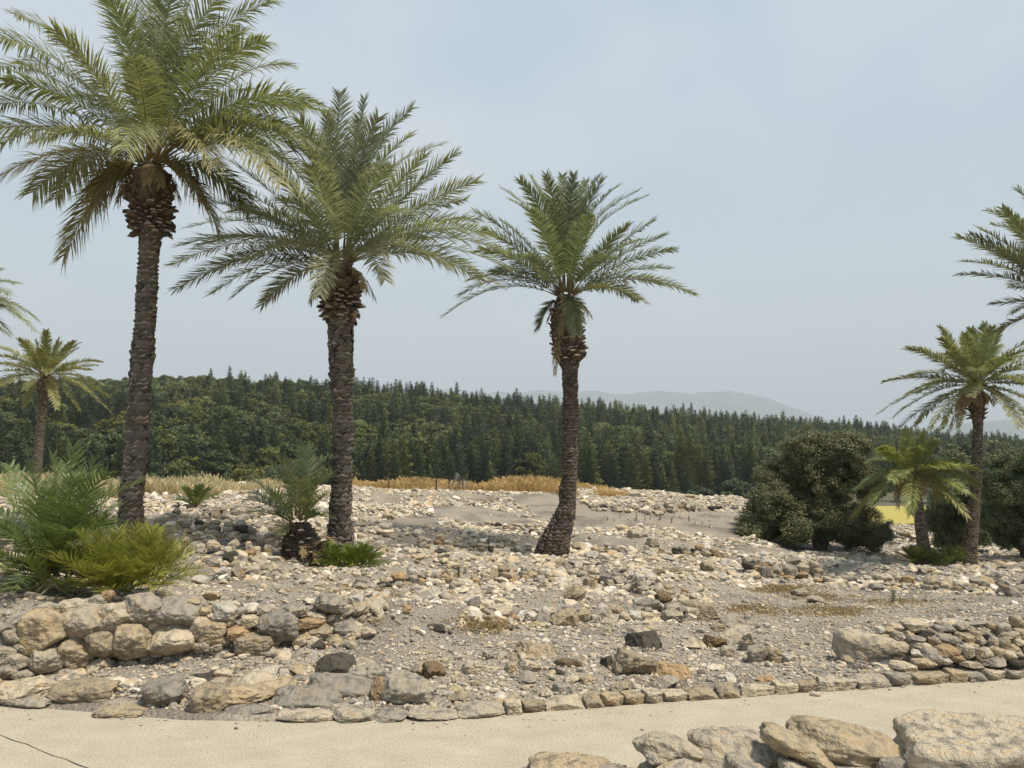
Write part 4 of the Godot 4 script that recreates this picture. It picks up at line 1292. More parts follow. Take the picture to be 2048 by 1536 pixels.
func build_forest() -> void:
	var con := []
	var con_cols := [Color(.094, .116, .068), Color(.110, .134, .072), Color(.162, .180, .080)]
	for k in 6: con.append(conifer_mesh(900 + k, 11.0, 2.0 + 0.3 * (k % 3), 1700, con_cols[[0, 0, 1, 1, 2, 0][k]]))
	var pin := []
	for k in 4: pin.append(pine_mesh(950 + k, 9.0, 2.9, 22, 100, [Color(.110, .132, .060), Color(.130, .148, .062), Color(.095, .118, .060), Color(.150, .160, .066)][k]))
	var trunk_c := trunk_mesh(9.0, 0.16, Color(.10, .085, .07))
	var trunk_p := trunk_mesh(6.4, 0.2, Color(.12, .10, .085))
	rng.seed = 77
	var spots := []
	var d := 92.0
	while d < 450.0:
		var step := 5.0 * rng.randf_range(0.95, 1.05)
		var u := -170.0
		while u < 2220.0:
			u += step / d * F * rng.randf_range(0.7, 1.3)
			var dd := d + rng.randf_range(-2.6, 2.6)
			var f := profile(FOOT_D, u)
			if dd < f or dd > profile(RIDGE_D, u) + 6.0: continue
			var x := (u - 1024.0) / F * dd
			var patch := noise.get_noise_2d(x * 0.9, dd * 0.9)
			var leftness := clampf((900.0 - u) / 900.0, 0, 1)
			var is_pine := patch + rng.randf_range(-0.22, 0.22) > lerpf(0.16, -0.08, leftness)
			var y := hill_height(u, dd) - 0.2
			if u < 620 and dd > profile(RIDGE_D, u) - 30.0 and rng.randf() < 0.75: is_pine = true
			if u > 620 and dd > profile(RIDGE_D, u) - 30.0 and rng.randf() < 0.8: is_pine = false
			spots.append([dd, Vector3(x, y, -dd), is_pine, rng.randf(), u])
		d += 5.2
	spots.sort_custom(func(a, b): return a[0] < b[0])
	var count := [0, 0]
	var rest := {}
	var tints := []
	for k in 7:
		var tm: StandardMaterial3D = mats.needle.duplicate()
		tm.albedo_color = [Color(1, 1, 1), Color(.86, .88, .92), Color(1, 1, .9), Color(.94, .97, 1), Color(1, .99, .86), Color(.8, .84, .86), Color(1, .96, .82)][k]
		tints.append(tm)
	for s in spots:
		var pine: bool = s[2]
		var v := int(s[3] * 997) % (4 if pine else 6)
		if not pine and s[4] > 1150 and s[4] < 1720 and rng.randf() < 0.22: v = 4
		var k := (1.0 + 0.4 * rng.randf()) if pine else (0.8 + 0.55 * rng.randf() + 0.25 * pow(rng.randf(), 4.0))
		var b := Basis(Vector3.UP, rng.randf() * TAU) * Basis.from_scale(Vector3(k * rng.randf_range(0.85, 1.2), k, k * rng.randf_range(0.85, 1.2)))
		var i := 1 if pine else 0
		var seen: bool = s[4] > -20 and s[4] < 2068
		if seen and count[i] < (120 if pine else 280):
			count[i] += 1
			var o := thing("pine_tree" if pine else "conifer_tree", s[1], ["dark green slender conifer in the wood across the valley", "round-crowned green pine in the wood across the valley"][i], "tree", ["slender conifers of the hillside wood", "round-crowned pines of the hillside wood"][i])
			o.basis = b
			part("trunk", trunk_p if pine else trunk_c, o)
			part("crown", pin[v] if pine else con[v], o, tints[rng.randi() % 7])
		else:
			var key := i * 10 + v
			if not rest.has(key): rest[key] = []
			rest[key].append(Transform3D(b, s[1]))
	var root := thing("forest", Vector3.ZERO, "dense mixed wood covering the hillside across the valley", "forest", "", "stuff")
	for key in rest:
		var cols := []
		for q in rest[key]:
			var g := rng.randf_range(0.7, 1.35)
			cols.append(Color(g * rng.randf_range(0.9, 1.12), g, g * rng.randf_range(0.85, 1.1)))
		many("trees", pin[key - 10] if key >= 10 else con[key], rest[key], cols, root).set_meta("kind", "stuff")
	# paler broad-leaved trees on the valley floor
	var cl := [leaf_clump(61, 240, 1.0, 0.28), leaf_clump(62, 240, 1.0, 0.28)]
	rng.seed = 78
	for q in [[1468, 990, 165.0, 3.0, 3.6, Color(.085, .11, .055)], [1850, 905, 190.0, 4.6, 5.0, Color(.15, .165, .07)], [1990, 925, 190.0, 5.2, 5.5, Color(.16, .175, .075)], [1905, 935, 185.0, 4.4, 4.6, Color(.14, .155, .065)], [1930, 915, 200.0, 5.0, 5.0, Color(.13, .15, .065)], [1400, 1000, 160.0, 2.4, 2.6, Color(.06, .08, .04)]]:
		var x: float = (q[0] - 1024.0) / F * q[2]
		var o := thing("broadleaf_tree", Vector3(x, -14.0, -q[2]), "pale green rounded tree before the dark conifers" if q[5].r > 0.1 else "dark green rounded bush at the foot of the wood", "tree", "rounded trees at the foot of the wood")
		part("trunk", trunk_p, o)
		var top: float = at(q[0], q[1], q[2]).y + 14.0
		var sp := []
		for k in 46:
			var dir := Vector3(rng.randfn(), rng.randfn(), rng.randfn()).normalized()
			sp.append([Vector3(0, top, 0) + dir * Vector3(q[3], q[4] * 0.9, q[3]) * pow(rng.randf(), 0.35), rng.randf_range(0.8, 1.3)])
		crown_of(o, "crown", cl, sp, q[5])

func build_palms() -> void:
	rng.seed = 31
	make_stubs()
	var s1 := {"leaf": .54, "pairs": 108, "bare": .14, "width": .022, "up": .30, "droop": .30, "col": Color(.226, .254, .122), "tip": Color(.42, .39, .20), "stalk": Color(.26, .22, .10)}
	var s2 := {"leaf": .43, "pairs": 110, "bare": .13, "width": .021, "up": .26, "droop": .10, "col": Color(.250, .282, .185), "tip": Color(.46, .44, .28), "stalk": Color(.28, .25, .13)}
	var s3 := {"leaf": .37, "pairs": 100, "bare": .13, "width": .024, "up": .28, "droop": .10, "col": Color(.184, .220, .122), "tip": Color(.40, .38, .21), "stalk": Color(.22, .18, .09)}
	var bark := Color(.128, .110, .092)
	# tallest palm
	var d := 12.2
	var p := thing("palm_tree", on_ground(262, d), "tallest date palm, its scaly trunk rising behind the green palm bush", "palm tree")
	p.position.x = at(262, 1085, d).x
	trunk_parts(p, px_rings([[262, 1108, 62], [262, 1060, 54], [262, 1000, 53], [272, 900, 50], [280, 780, 47], [290, 650, 45], [297, 520, 43], [300, 478, 46], [301, 452, 60], [301, 420, 68], [301, 365, 66], [300, 342, 54], [300, 325, 40]], d, p), bark, 0.125, 0.05)
	stubs(p, at(302, 464, d) - p.position, at(300, 366, d) - p.position, .25, .30, 210, -22, 62, 0.95)
	fronds_to_tips(p, at(300, 325, d) - p.position, d, [
		[165, -60, .3, .1, 0], [235, -110, -.5, .05, 0], [300, -120, .4, .05, 0], [360, -100, -.6, .05, 0], [420, -70, .5, .05, 0], [545, 0, .3, .22, 0], [530, 82, -.8, .3, 0], [200, -40, -1.0, .1, 0], [460, -30, -.3, .1, 0],
		[-30, 75, .3, .30, 0], [10, 165, -.6, .28, 0], [-40, 215, .6, .25, 0], [-60, 270, -.3, .25, 0], [-5, 355, -1.0, .32, .3], [65, 385, .6, .34, .3], [128, 512, .2, .46, .3], [110, 400, 1.2, .4, .2], [40, 130, 1.4, .25, 0], [-20, 300, 1.0, .28, .1],
		[642, 210, -.4, .36, 0], [652, 225, 1, .32, 0], [600, 215, 1.4, .3, 0], [668, 432, -.9, .46, .05], [610, 405, -1.5, .42, .1], [645, 330, .3, .40, 0], [560, 370, -1.8, .38, .25], [438, 468, .2, .55, .2], [425, 330, -1.6, .45, .4], [620, 290, -1.0, .36, .05],
		[250, 300, -2.2, .45, .2], [180, 420, -.6, .45, .5], [270, 120, -2.0, .2, 0], [230, 60, 1.6, .1, 0], [380, 40, 1.6, .1, 0], [500, 180, 1.9, .25, 0], [120, 200, 1.9, .25, 0],
		[480, 60, -1.4, .2, 0], [580, 130, .8, .34, 0], [655, 300, 1.3, .38, .05], [30, 30, .9, .24, 0], [-50, 140, 1.0, .28, 0], [500, 420, 1.2, .45, .2], [655, 380, .8, .42, .1], [110, 60, -1.2, .2, 0], [330, -40, 1.4, .05, 0], [440, 100, 1.6, .15, 0], [560, 250, 1.2, .3, .05], [80, 280, -1.6, .33, .1], [345, 385, -.1, .5, .95], [272, 375, -.3, .4, .95], [235, 405, .1, .45, .95], [322, 372, -.4, .4, .95], [255, 388, .2, .4, .95], [360, 400, .2, .45, .95], [295, 365, -.45, .4, .95], [190, 390, -.3, .4, .7], [400, 400, -.4, .45, .7]], s1)
	# middle palm
	d = 13.3
	p = thing("palm_tree", on_ground(680, d), "date palm with grey-green crown, a young palm and stump at its foot", "palm tree")
	trunk_parts(p, px_rings([[678, 1135, 84], [680, 1095, 66], [680, 1040, 52], [684, 950, 46], [686, 850, 43], [684, 790, 46], [682, 720, 58], [681, 650, 62], [680, 625, 74], [681, 570, 76], [682, 548, 62], [683, 522, 40]], d, p), bark, 0.125, 0.055)
	stubs(p, at(680, 634, d) - p.position, at(682, 560, d) - p.position, .28, .30, 200, -50, 58, 0.95)
	fronds_to_tips(p, at(683, 525, d) - p.position, d, [
		[680, 185, 0, .03, 0], [730, 198, .3, .03, 0], [652, 232, -.6, .03, 0], [757, 235, -.6, .04, 0], [825, 215, .2, .06, 0], [822, 270, -.8, .08, 0], [888, 288, .6, .1, 0], [912, 308, -.3, .1, 0], [870, 352, 1.4, .12, 0], [953, 362, -.6, .12, 0], [958, 440, .3, .2, 0],
		[1012, 505, .7, .25, 0], [1000, 572, -.4, .27, 0], [960, 560, 1.2, .27, 0], [345, 530, .6, .25, 0], [350, 580, -.5, .27, 0], [425, 587, .4, .25, .05], [525, 610, .2, .3, .05], [378, 455, 1.2, .22, 0], [400, 490, -1.2, .25, 0], [415, 350, .6, .12, 0], [465, 325, -.5, .1, 0],
		[500, 290, 1.0, .08, 0], [560, 260, .5, .06, 0], [600, 240, -1, .05, 0], [610, 300, 1.5, .05, 0], [620, 330, -2.0, .2, 0], [780, 330, -2.0, .2, 0], [560, 400, -2.2, .25, 0], [820, 430, -2.1, .3, 0], [500, 520, -2.0, .3, 0], [770, 560, -1.6, .4, .1],
		[640, 590, -1.6, .45, .15], [850, 480, 1.9, .2, 0], [530, 430, 1.9, .2, 0], [930, 400, .9, .15, 0], [985, 470, -.9, .22, 0], [1020, 540, 0, .26, 0], [900, 540, -1.4, .3, 0], [440, 540, 1.3, .25, 0], [360, 490, -.2, .22, 0], [470, 420, -1.3, .2, 0], [395, 400, .2, .15, 0], [790, 250, .9, .06, 0], [850, 310, -1.2, .1, 0], [540, 330, -1.2, .1, 0], [720, 240, 1.0, .03, 0], [470, 590, -.6, .28, .1], [620, 605, .2, .4, .95], [752, 600, .2, .4, .95], [735, 585, -.4, .35, .95], [655, 590, -.4, .35, .95]], s2)
	# leaning-foot palm
	d = 16.2
	p = thing("palm_tree", on_ground(1107, d), "slim date palm with a swollen crooked foot standing on the open rubble", "palm tree")
	trunk_parts(p, px_rings([[1100, 1118, 84], [1106, 1095, 82], [1111, 1075, 72], [1121, 1052, 58], [1130, 1030, 50], [1135, 1010, 40], [1135, 985, 40], [1139, 950, 34], [1141, 850, 33], [1140, 738, 36], [1137, 716, 60], [1135, 690, 74], [1133, 645, 70], [1132, 610, 52], [1132, 590, 30]], d, p), Color(.100, .083, .068), 0.115, 0.055)
	stubs(p, at(1138, 720, d) - p.position, at(1133, 628, d) - p.position, .28, .30, 240, 15, 55, 0.95)
	fronds_to_tips(p, at(1132, 592, d) - p.position, d, [
		[1005, 378, .2, .1, 0], [1040, 360, -.6, .05, 0], [1062, 354, .5, .05, 0], [1092, 350, -.9, .05, 0], [1125, 350, .3, .05, 0], [1147, 350, -.4, .05, 0], [1172, 362, .8, .05, 0], [1195, 355, .2, .05, 0], [1205, 360, -.8, .05, 0], [1275, 383, .3, .06, 0], [1294, 392, -.5, .06, 0],
		[1258, 450, -1.4, .1, 0], [1280, 480, 1.2, .15, 0], [1352, 500, .2, .15, 0], [1340, 537, -.6, .18, 0], [1390, 590, .3, .26, 0], [1292, 606, -.9, .3, .1], [1275, 600, .8, .3, 0], [950, 424, .4, .18, 0], [888, 632, .2, .33, 0], [960, 500, -.8, .2, 0], [985, 545, .9, .25, 0],
		[1000, 440, 1.2, .15, 0], [1060, 420, -1.9, .2, 0], [1180, 430, -2, .2, 0], [1075, 657, .2, .42, .1], [1152, 668, -.7, .55, .2], [1230, 520, -1.9, .3, 0], [1030, 520, -1.9, .3, 0], [1085, 390, 1.2, .05, 0], [1310, 440, .6, .1, 0], [1330, 470, -.4, .12, 0], [940, 560, -.4, .26, 0], [1020, 400, .8, .08, 0], [1240, 370, .7, .05, 0], [970, 460, 0, .16, 0], [1320, 570, .9, .24, 0], [920, 590, .8, .3, 0], [1160, 400, 1.4, .05, 0],
		[1110, 748, -.36, .12, .85], [1122, 670, -.4, .3, .95], [1183, 632, .2, .3, .95], [1168, 640, -.1, .3, .95], [1095, 640, .1, .3, .95]], s3)
	# palms farther off
	far_palm([[72, 962, 24], [75, 925, 22], [82, 850, 18], [87, 805, 20], [88, 775, 26], [90, 755, 20]], 29.0, [90, 752], [88, 812], [88, 775], 40, 2.35, s3.merged({"leaf": .30, "pairs": 60, "width": .036, "col": Color(0.237, 0.242, 0.102)}, true), 24, "small distant date palm beyond the dry grass", 0.22)
	far_palm([[1936, 1130, 40], [1940, 1090, 33], [1946, 1040, 27], [1953, 950, 23], [1956, 850, 21], [1955, 825, 30], [1954, 795, 32], [1953, 775, 24]], 19.5, [1953, 770], [1955, 838], [1953, 795], 48, 2.2, s2.merged({"leaf": .30, "pairs": 80, "width": .028, "col": Color(0.253, 0.274, 0.145)}, true), 50, "slender tall date palm beside the dark evergreen oaks", 0.25)
	var tall: Node3D = get_node("palm_tree_004")
	fronds_to_tips(tall, at(1953, 775, 19.5) - tall.position, 19.5, [[1898, 862, -.1, .25, .95], [1912, 820, -.2, .3, .95], [1930, 808, -.3, .3, .95], [1958, 805, -.4, .35, .95], [1978, 800, -.2, .3, .95], [2005, 790, .1, .3, .95], [1945, 800, -.4, .3, .95]], s2.merged({"dry": Color(.42, .30, .21)}, true))
	far_palm([[1850, 1125, 36], [1846, 1085, 28], [1840, 1040, 25], [1832, 990, 24], [1828, 955, 26]], 19.0, [1828, 950], [1830, 1000], [1828, 960], 34, 1.45, s1.merged({"leaf": .30, "pairs": 72, "width": .027, "col": Color(0.280, 0.312, 0.118), "droop": .2}, true), 40, "short bushy young palm with bright fronds between the oaks", 0.3)
	far_palm([[-90, 1010, 50], [-110, 900, 40], [-125, 700, 36], [-125, 620, 50]], 17.0, [-125, 605], [-125, 680], [-125, 620], 20, 1.5, s1.merged({"leaf": .34, "pairs": 76}, true), 24, "date palm at the margin, fronds reaching in above the small palm", 0.2)
	var edge: Node3D = get_node("palm_tree_006")
	fronds_to_tips(edge, at(-125, 608, 17.0) - edge.position, 17.0, [[36, 566, .2, .26, 0], [20, 588, -.4, .28, 0], [76, 640, .1, .34, 0], [70, 662, -.3, .36, .05], [50, 640, .6, .3, 0], [20, 665, .4, .36, .1], [-10, 560, .5, .22, 0], [30, 620, -.6, .3, 0], [-30, 700, .2, .4, .1]], s1.merged({"leaf": .36, "pairs": 70}, true))
	far_palm([[2160, 1140, 60], [2160, 900, 48], [2160, 680, 46], [2160, 625, 64]], 15.0, [2160, 612], [2160, 690], [2160, 625], 20, 1.7, s3.merged({"leaf": .36, "pairs": 74, "col": Color(0.161, 0.177, 0.092)}, true), 24, "date palm at the margin, dark fronds reaching in above the slender palm", 0.12)
	edge = get_node("palm_tree_007")
	fronds_to_tips(edge, at(2160, 614, 15.0) - edge.position, 15.0, [[2034, 378, .1, .06, 0], [2004, 415, -.4, .08, 0], [1974, 420, .3, .1, 0], [1954, 455, -.2, .12, 0], [1940, 468, .5, .12, 0], [1914, 473, 0, .13, 0], [1985, 448, .8, .1, 0], [1924, 522, -.4, .16, 0], [1914, 550, .2, .18, 0], [2020, 440, -.8, .1, 0], [1990, 500, -.8, .14, 0], [2024, 626, -.2, .25, .6], [2070, 340, .2, .05, 0], [2110, 320, -.3, .05, 0]], s3.merged({"leaf": .32, "pairs": 78, "col": Color(.16, .178, .105)}, true))

func far_palm(rings: Array, d: float, heart: Array, st0: Array, st1: Array, count: int, length: float, style: Dictionary, n_stub: int, label: String, sag: float) -> void:
	var g := at(rings[0][0], rings[0][1], d)
	var p := thing("palm_tree", Vector3(g.x, H(g.x, g.z), g.z), label, "palm tree")
	var r := px_rings(rings, d, p)
	r.push_front([Vector3(r[0][0].x, -0.3, r[0][0].z), r[0][1]])
	if r[0][0].y > r[1][0].y: r.remove_at(0)
	trunk_parts(p, r, Color(.15, .125, .10), 0.08, 0.028)
	stubs(p, at(st0[0], st0[1], d) - p.position, at(st1[0], st1[1], d) - p.position, r[-2][1] * 0.8, r[-2][1], n_stub, 0, 60, 0.85)
	fronds_round(p, at(heart[0], heart[1], d) - p.position, count, length, 86, -14, sag, style, false, 0.9)
	for k in 5:
		var an := rng.randf() * TAU
		var h := at(heart[0], heart[1], d) - p.position
		var o := Vector3(cos(an), 0, sin(an))
		var dead := style.merged({"pairs": 26, "leaf": .22}, true)
		part("dead_frond", frond_mesh(h + o * 0.1, h + o * 0.45 + Vector3.UP * 0.02, h + o * 0.42 + Vector3.DOWN * rng.randf_range(0.4, 0.8), dead, 0.9), p)

func build_young_palms() -> void:
	rng.seed = 32
	var dark := {"leaf": .22, "pairs": 38, "bare": .10, "width": .0115, "up": .30, "droop": .05, "col": Color(.140, .190, .070), "tip": Color(.30, .33, .15), "stalk": Color(.15, .18, .06), "thick": .8}
	var lime := {"leaf": .15, "pairs": 25, "bare": .12, "width": .0085, "up": .36, "droop": .05, "col": Color(0.244, 0.252, 0.055), "tip": Color(.45, .43, .14), "stalk": Color(.22, .24, .04), "thick": .55}
	var d := 6.8
	var o := thing("palm_bush", on_ground(130, d), "large dark green bushy palm growing behind the dry stone wall", "palm bush")
	var heart := Vector3(0, 0.12, 0)
	fronds_to_tips(o, heart, d, [
		[5, 955, .2, .12, 0], [60, 930, -.2, .08, 0], [105, 912, .2, .05, 0], [146, 893, -.1, .04, 0], [190, 918, .2, .06, 0], [215, 945, -.2, .1, 0], [226, 975, .2, .1, 0], [285, 963, .1, .12, 0], [-5, 985, -.2, .15, 0], [-8, 1020, .2, .15, 0], [-10, 1062, -.2, .2, 0],
		[0, 1100, .1, .2, 0], [-25, 1130, -.1, .25, .1], [60, 1165, -.4, .3, .1], [105, 1172, -.6, .35, .7], [172, 1010, -.5, .1, 0], [120, 1000, -.6, .1, 0], [60, 1010, -.4, .12, 0], [165, 1088, -.7, .3, .3], [212, 1040, -.3, .15, 0], [40, 1080, -.5, .2, 0],
		[140, 1060, -.7, .2, 0], [90, 960, .4, .06, 0], [175, 950, .4, .06, 0], [240, 1010, .3, .12, 0], [20, 930, .5, .08, 0], [130, 930, .5, .03, 0], [80, 1050, -.6, .15, 0], [200, 985, .5, .1, 0], [30, 1130, -.3, .3, 0], [150, 960, -.3, .04, 0], [95, 985, -.4, .05, 0], [220, 1090, -.2, .25, 0], [250, 1050, .4, .2, 0],
		[20, 1150, -.2, .3, .2], [60, 1100, -.6, .25, 0], [110, 1110, -.7, .3, 0], [180, 1130, -.5, .3, 0]], dark)
	fronds_round(o, heart, 12, 0.85, 60, 12, .15, dark, false, 0.0, 0.1)
	d = 6.35
	o = thing("palm_bush", on_ground(245, d), "yellow-green bushy young palm growing just behind the dry stone wall", "palm bush")
	heart = Vector3(0, 0.06, 0)
	fronds_to_tips(o, heart, d, [
		[250, 1050, 0, .05, 0], [282, 1068, .2, .05, 0], [312, 1075, -.1, .1, 0], [345, 1108, .2, .15, 0], [366, 1143, .1, .2, 0], [374, 1165, -.1, .25, 0], [335, 1192, -.3, .3, 0], [300, 1062, .3, .1, 0], [220, 1085, -.3, .1, 0], [190, 1118, -.3, .15, 0], [200, 1160, -.45, .25, 0],
		[160, 1170, -.3, .3, 0], [260, 1120, -.5, .15, 0], [300, 1130, -.5, .2, 0], [282, 1172, -.55, .3, 0], [330, 1150, -.4, .25, 0], [240, 1150, -.5, .2, 0], [350, 1090, .4, .15, 0], [210, 1182, -.4, .3, 0], [140, 1150, -.1, .25, 0], [320, 1100, -.3, .15, 0], [108, 1182, 0, .3, 0], [130, 1130, .2, .2, 0],
		[310, 1180, -.5, .3, 0], [230, 1110, .3, .08, 0], [270, 1090, .4, .05, 0]], lime)
	fronds_round(o, heart + Vector3(0.06, 0, 0), 44, 0.56, 86, 28, .12, lime, false, 0.0, 0.15, 0.9)
	fronds_round(o, heart + Vector3(0.22, 0, 0.05), 20, 0.46, 80, 14, .2, lime, false, 0.0, 0.16, 0.9)
	fronds_round(o, heart + Vector3(-0.42, 0, 0.0), 16, 0.38, 80, 15, .2, lime.merged({"col": Color(0.134, 0.168, 0.042)}, true), false, 0.0, 0.16, 0.9)
	# young palm on an old stump beside the middle trunk
	d = 12.6
	var grey := {"leaf": .28, "pairs": 42, "bare": .12, "width": .018, "up": .36, "droop": .05, "col": Color(.205, .238, .120), "tip": Color(.32, .33, .18), "stalk": Color(.24, .22, .08)}
	o = thing("young_palm", on_ground(600, d), "young palm sprouting from a dark fibrous stump beside the middle trunk", "young palm")
	var rings := px_rings([[614, 1156, 132], [610, 1118, 118], [605, 1088, 92], [600, 1062, 62], [598, 1046, 40]], d, o)
	trunk_parts(o, rings, Color(.095, .078, .062), 0.05, 0.05)
	stubs(o, rings[0][0] + Vector3(0, 0.1, 0), rings[3][0], rings[0][1] * 1.05, rings[3][1], 46, -25, 45, 0.9)
	for k in 16:
		var an := k * 2.4
		var q: Vector3 = rings[0][0].lerp(rings[3][0], rng.randf()) + Vector3(cos(an), 0, sin(an)) * 0.26
		part("dead_frond", frond_mesh(q, q + Vector3(cos(an), 0.5, sin(an)) * 0.15, q + Vector3(cos(an) * 0.32, -0.12, sin(an) * 0.32), grey.merged({"leaf": .10, "pairs": 14}, true), 0.95), o)
	fronds_to_tips(o, at(598, 1046, d) - o.position, d, [
		[520, 913, .1, .08, 0], [555, 915, -.3, .05, 0], [612, 893, 0, .03, 0], [645, 918, .3, .05, 0], [662, 950, -.2, .1, 0], [503, 958, -.2, .12, 0], [492, 1000, .2, .18, 0], [478, 1028, -.1, .22, 0], [540, 985, -.6, .15, 0], [600, 960, -.7, .1, 0], [652, 990, -.4, .15, 0], [642, 1032, -.2, .25, 0],
		[520, 1032, -.4, .25, 0], [575, 928, .4, .03, 0], [632, 928, .4, .04, 0], [560, 1062, -.4, .35, .2], [620, 1000, -.7, .2, 0], [500, 985, .5, .15, 0]], grey)
	o = thing("palm_bush", on_ground(700, 12.3), "small bright green palm sprout at the foot of the middle trunk", "palm bush")
	fronds_round(o, Vector3(0, 0.04, 0), 60, 0.44, 80, 10, .22, lime.merged({"leaf": .10, "pairs": 26, "col": Color(0.109, 0.160, 0.025)}, true), false, 0.0, 0.2, 0.9)
	fronds_round(o, Vector3(0.2, 0.04, 0.1), 30, 0.40, 80, 10, .22, lime.merged({"leaf": .10, "pairs": 26, "col": Color(0.126, 0.160, 0.029)}, true), false, 0.0, 0.15, 0.9)
	for q in [[718, 1030, 13.4, 12, .26, "tiny palm sprout on the rubble behind the middle trunk"], [395, 996, 18.5, 16, .62, "small young palm at the edge of the straw-coloured grass"], [1893, 1108, 18.6, 16, .55, "young palm sprout between the short palm and the slender palm"], [1822, 1112, 18.4, 16, .5, "yellowish palm sprout at the foot of the short palm"], [1862, 1116, 18.2, 14, .42, "low green palm sprout hugging the foot of the short palm"]]:
		var g := on_ground(q[0], q[2])
		o = thing("palm_sprout", g, q[5], "palm sprout")
		fronds_round(o, Vector3(0, 0.03, 0), q[3], q[4], 84, 22, .12, grey.merged({"leaf": .17 * minf(1.0, q[4] * 1.8), "pairs": 26, "width": .02, "col": Color(0.126, 0.155, 0.050)}, true), true, 0.0, 0.04)

func build_oaks() -> void:
	var cl := [leaf_clump(71, 420, 0.28, 0.036), leaf_clump(72, 420, 0.28, 0.036), leaf_clump(73, 420, 0.28, 0.036)]
	rng.seed = 33
	var defs := [
		[1632, 1094, 22.0, "dense dark evergreen oak with drooping crown on the rubble slope", Color(.165, .170, .092), [[1620, 1042, 48], [1690, 1062, 38], [1740, 1080, 22], [1500, 1062, 26], [1640, 1010, 60], [1560, 955, 58], [1618, 905, 60], [1690, 905, 58], [1728, 965, 50], [1645, 975, 70], [1580, 1025, 62], [1522, 1040, 42], [1664, 1040, 56], [1722, 1045, 52], [1757, 1068, 28], [1598, 1062, 34], [1545, 1000, 52], [1700, 1075, 26], [1560, 1072, 24], [1655, 940, 60]], [[1612, 1040, .13], [1668, 1030, .13], [1640, 1000, .1]]],
		[2040, 1110, 21.0, "dark evergreen oak beside the slender palm, glossy green", Color(.175, .205, .115), [[2030, 930, 52], [2004, 975, 50], [2070, 985, 70], [2000, 1035, 46], [2056, 1055, 52], [2100, 930, 70], [2100, 1060, 60], [2010, 1080, 26]], [[2020, 1030, .12], [2070, 1020, .12]]],
		[1905, 1112, 23.5, "evergreen oak half hidden behind the slender palm trunk", Color(.175, .205, .115), [[1900, 1005, 48], [1876, 1040, 40], [1912, 1060, 42], [1935, 985, 42], [1960, 1020, 40], [1960, 1065, 36], [1890, 1075, 28]], [[1895, 1060, .1], [1930, 1050, .1]]]]
	for q in defs:
		var d: float = q[2]
		var o := thing("evergreen_oak", on_ground(q[0], d), q[3], "oak tree")
		var mb := MB.new()
		var foot := Vector3(0, -0.2, 0)
		for b in q[6]:
			var tip := at(b[0], b[1], d) - o.position + Vector3(0, 0, rng.randf_range(-0.3, 0.3))
			limb(mb, foot, foot.lerp(tip, 0.5) + Vector3(0, 0.05, 0), b[2], b[2] * 0.7, Color(.115, .095, .075))
			limb(mb, foot.lerp(tip, 0.48) + Vector3(0, 0.04, 0), tip, b[2] * 0.72, b[2] * 0.3, Color(.115, .095, .075))
		part("trunk", mb.mesh(mats.bark, true), o)
		var sp := []
		for l in q[5]:
			var r: float = l[2] * d / F
			var depth := rng.randf_range(-0.7, 0.7)
			var ctr := at(l[0], l[1], d + depth) - o.position
			var n := int(10 + r * r * 62)
			for k in n:
				var dir := Vector3(rng.randfn(), rng.randfn(), rng.randfn()).normalized()
				var pos := ctr + dir * Vector3(1, 0.85, 1) * maxf(0.05, r * 0.92 - 0.14) * pow(rng.randf(), 0.22)
				sp.append([pos, rng.randf_range(0.7, 1.1)])
				if rng.randf() < 0.10: sp.append([ctr + dir * r * rng.randf_range(0.98, 1.16), rng.randf_range(0.35, 0.6)])
		crown_of(o, "crown", cl, sp, q[4])

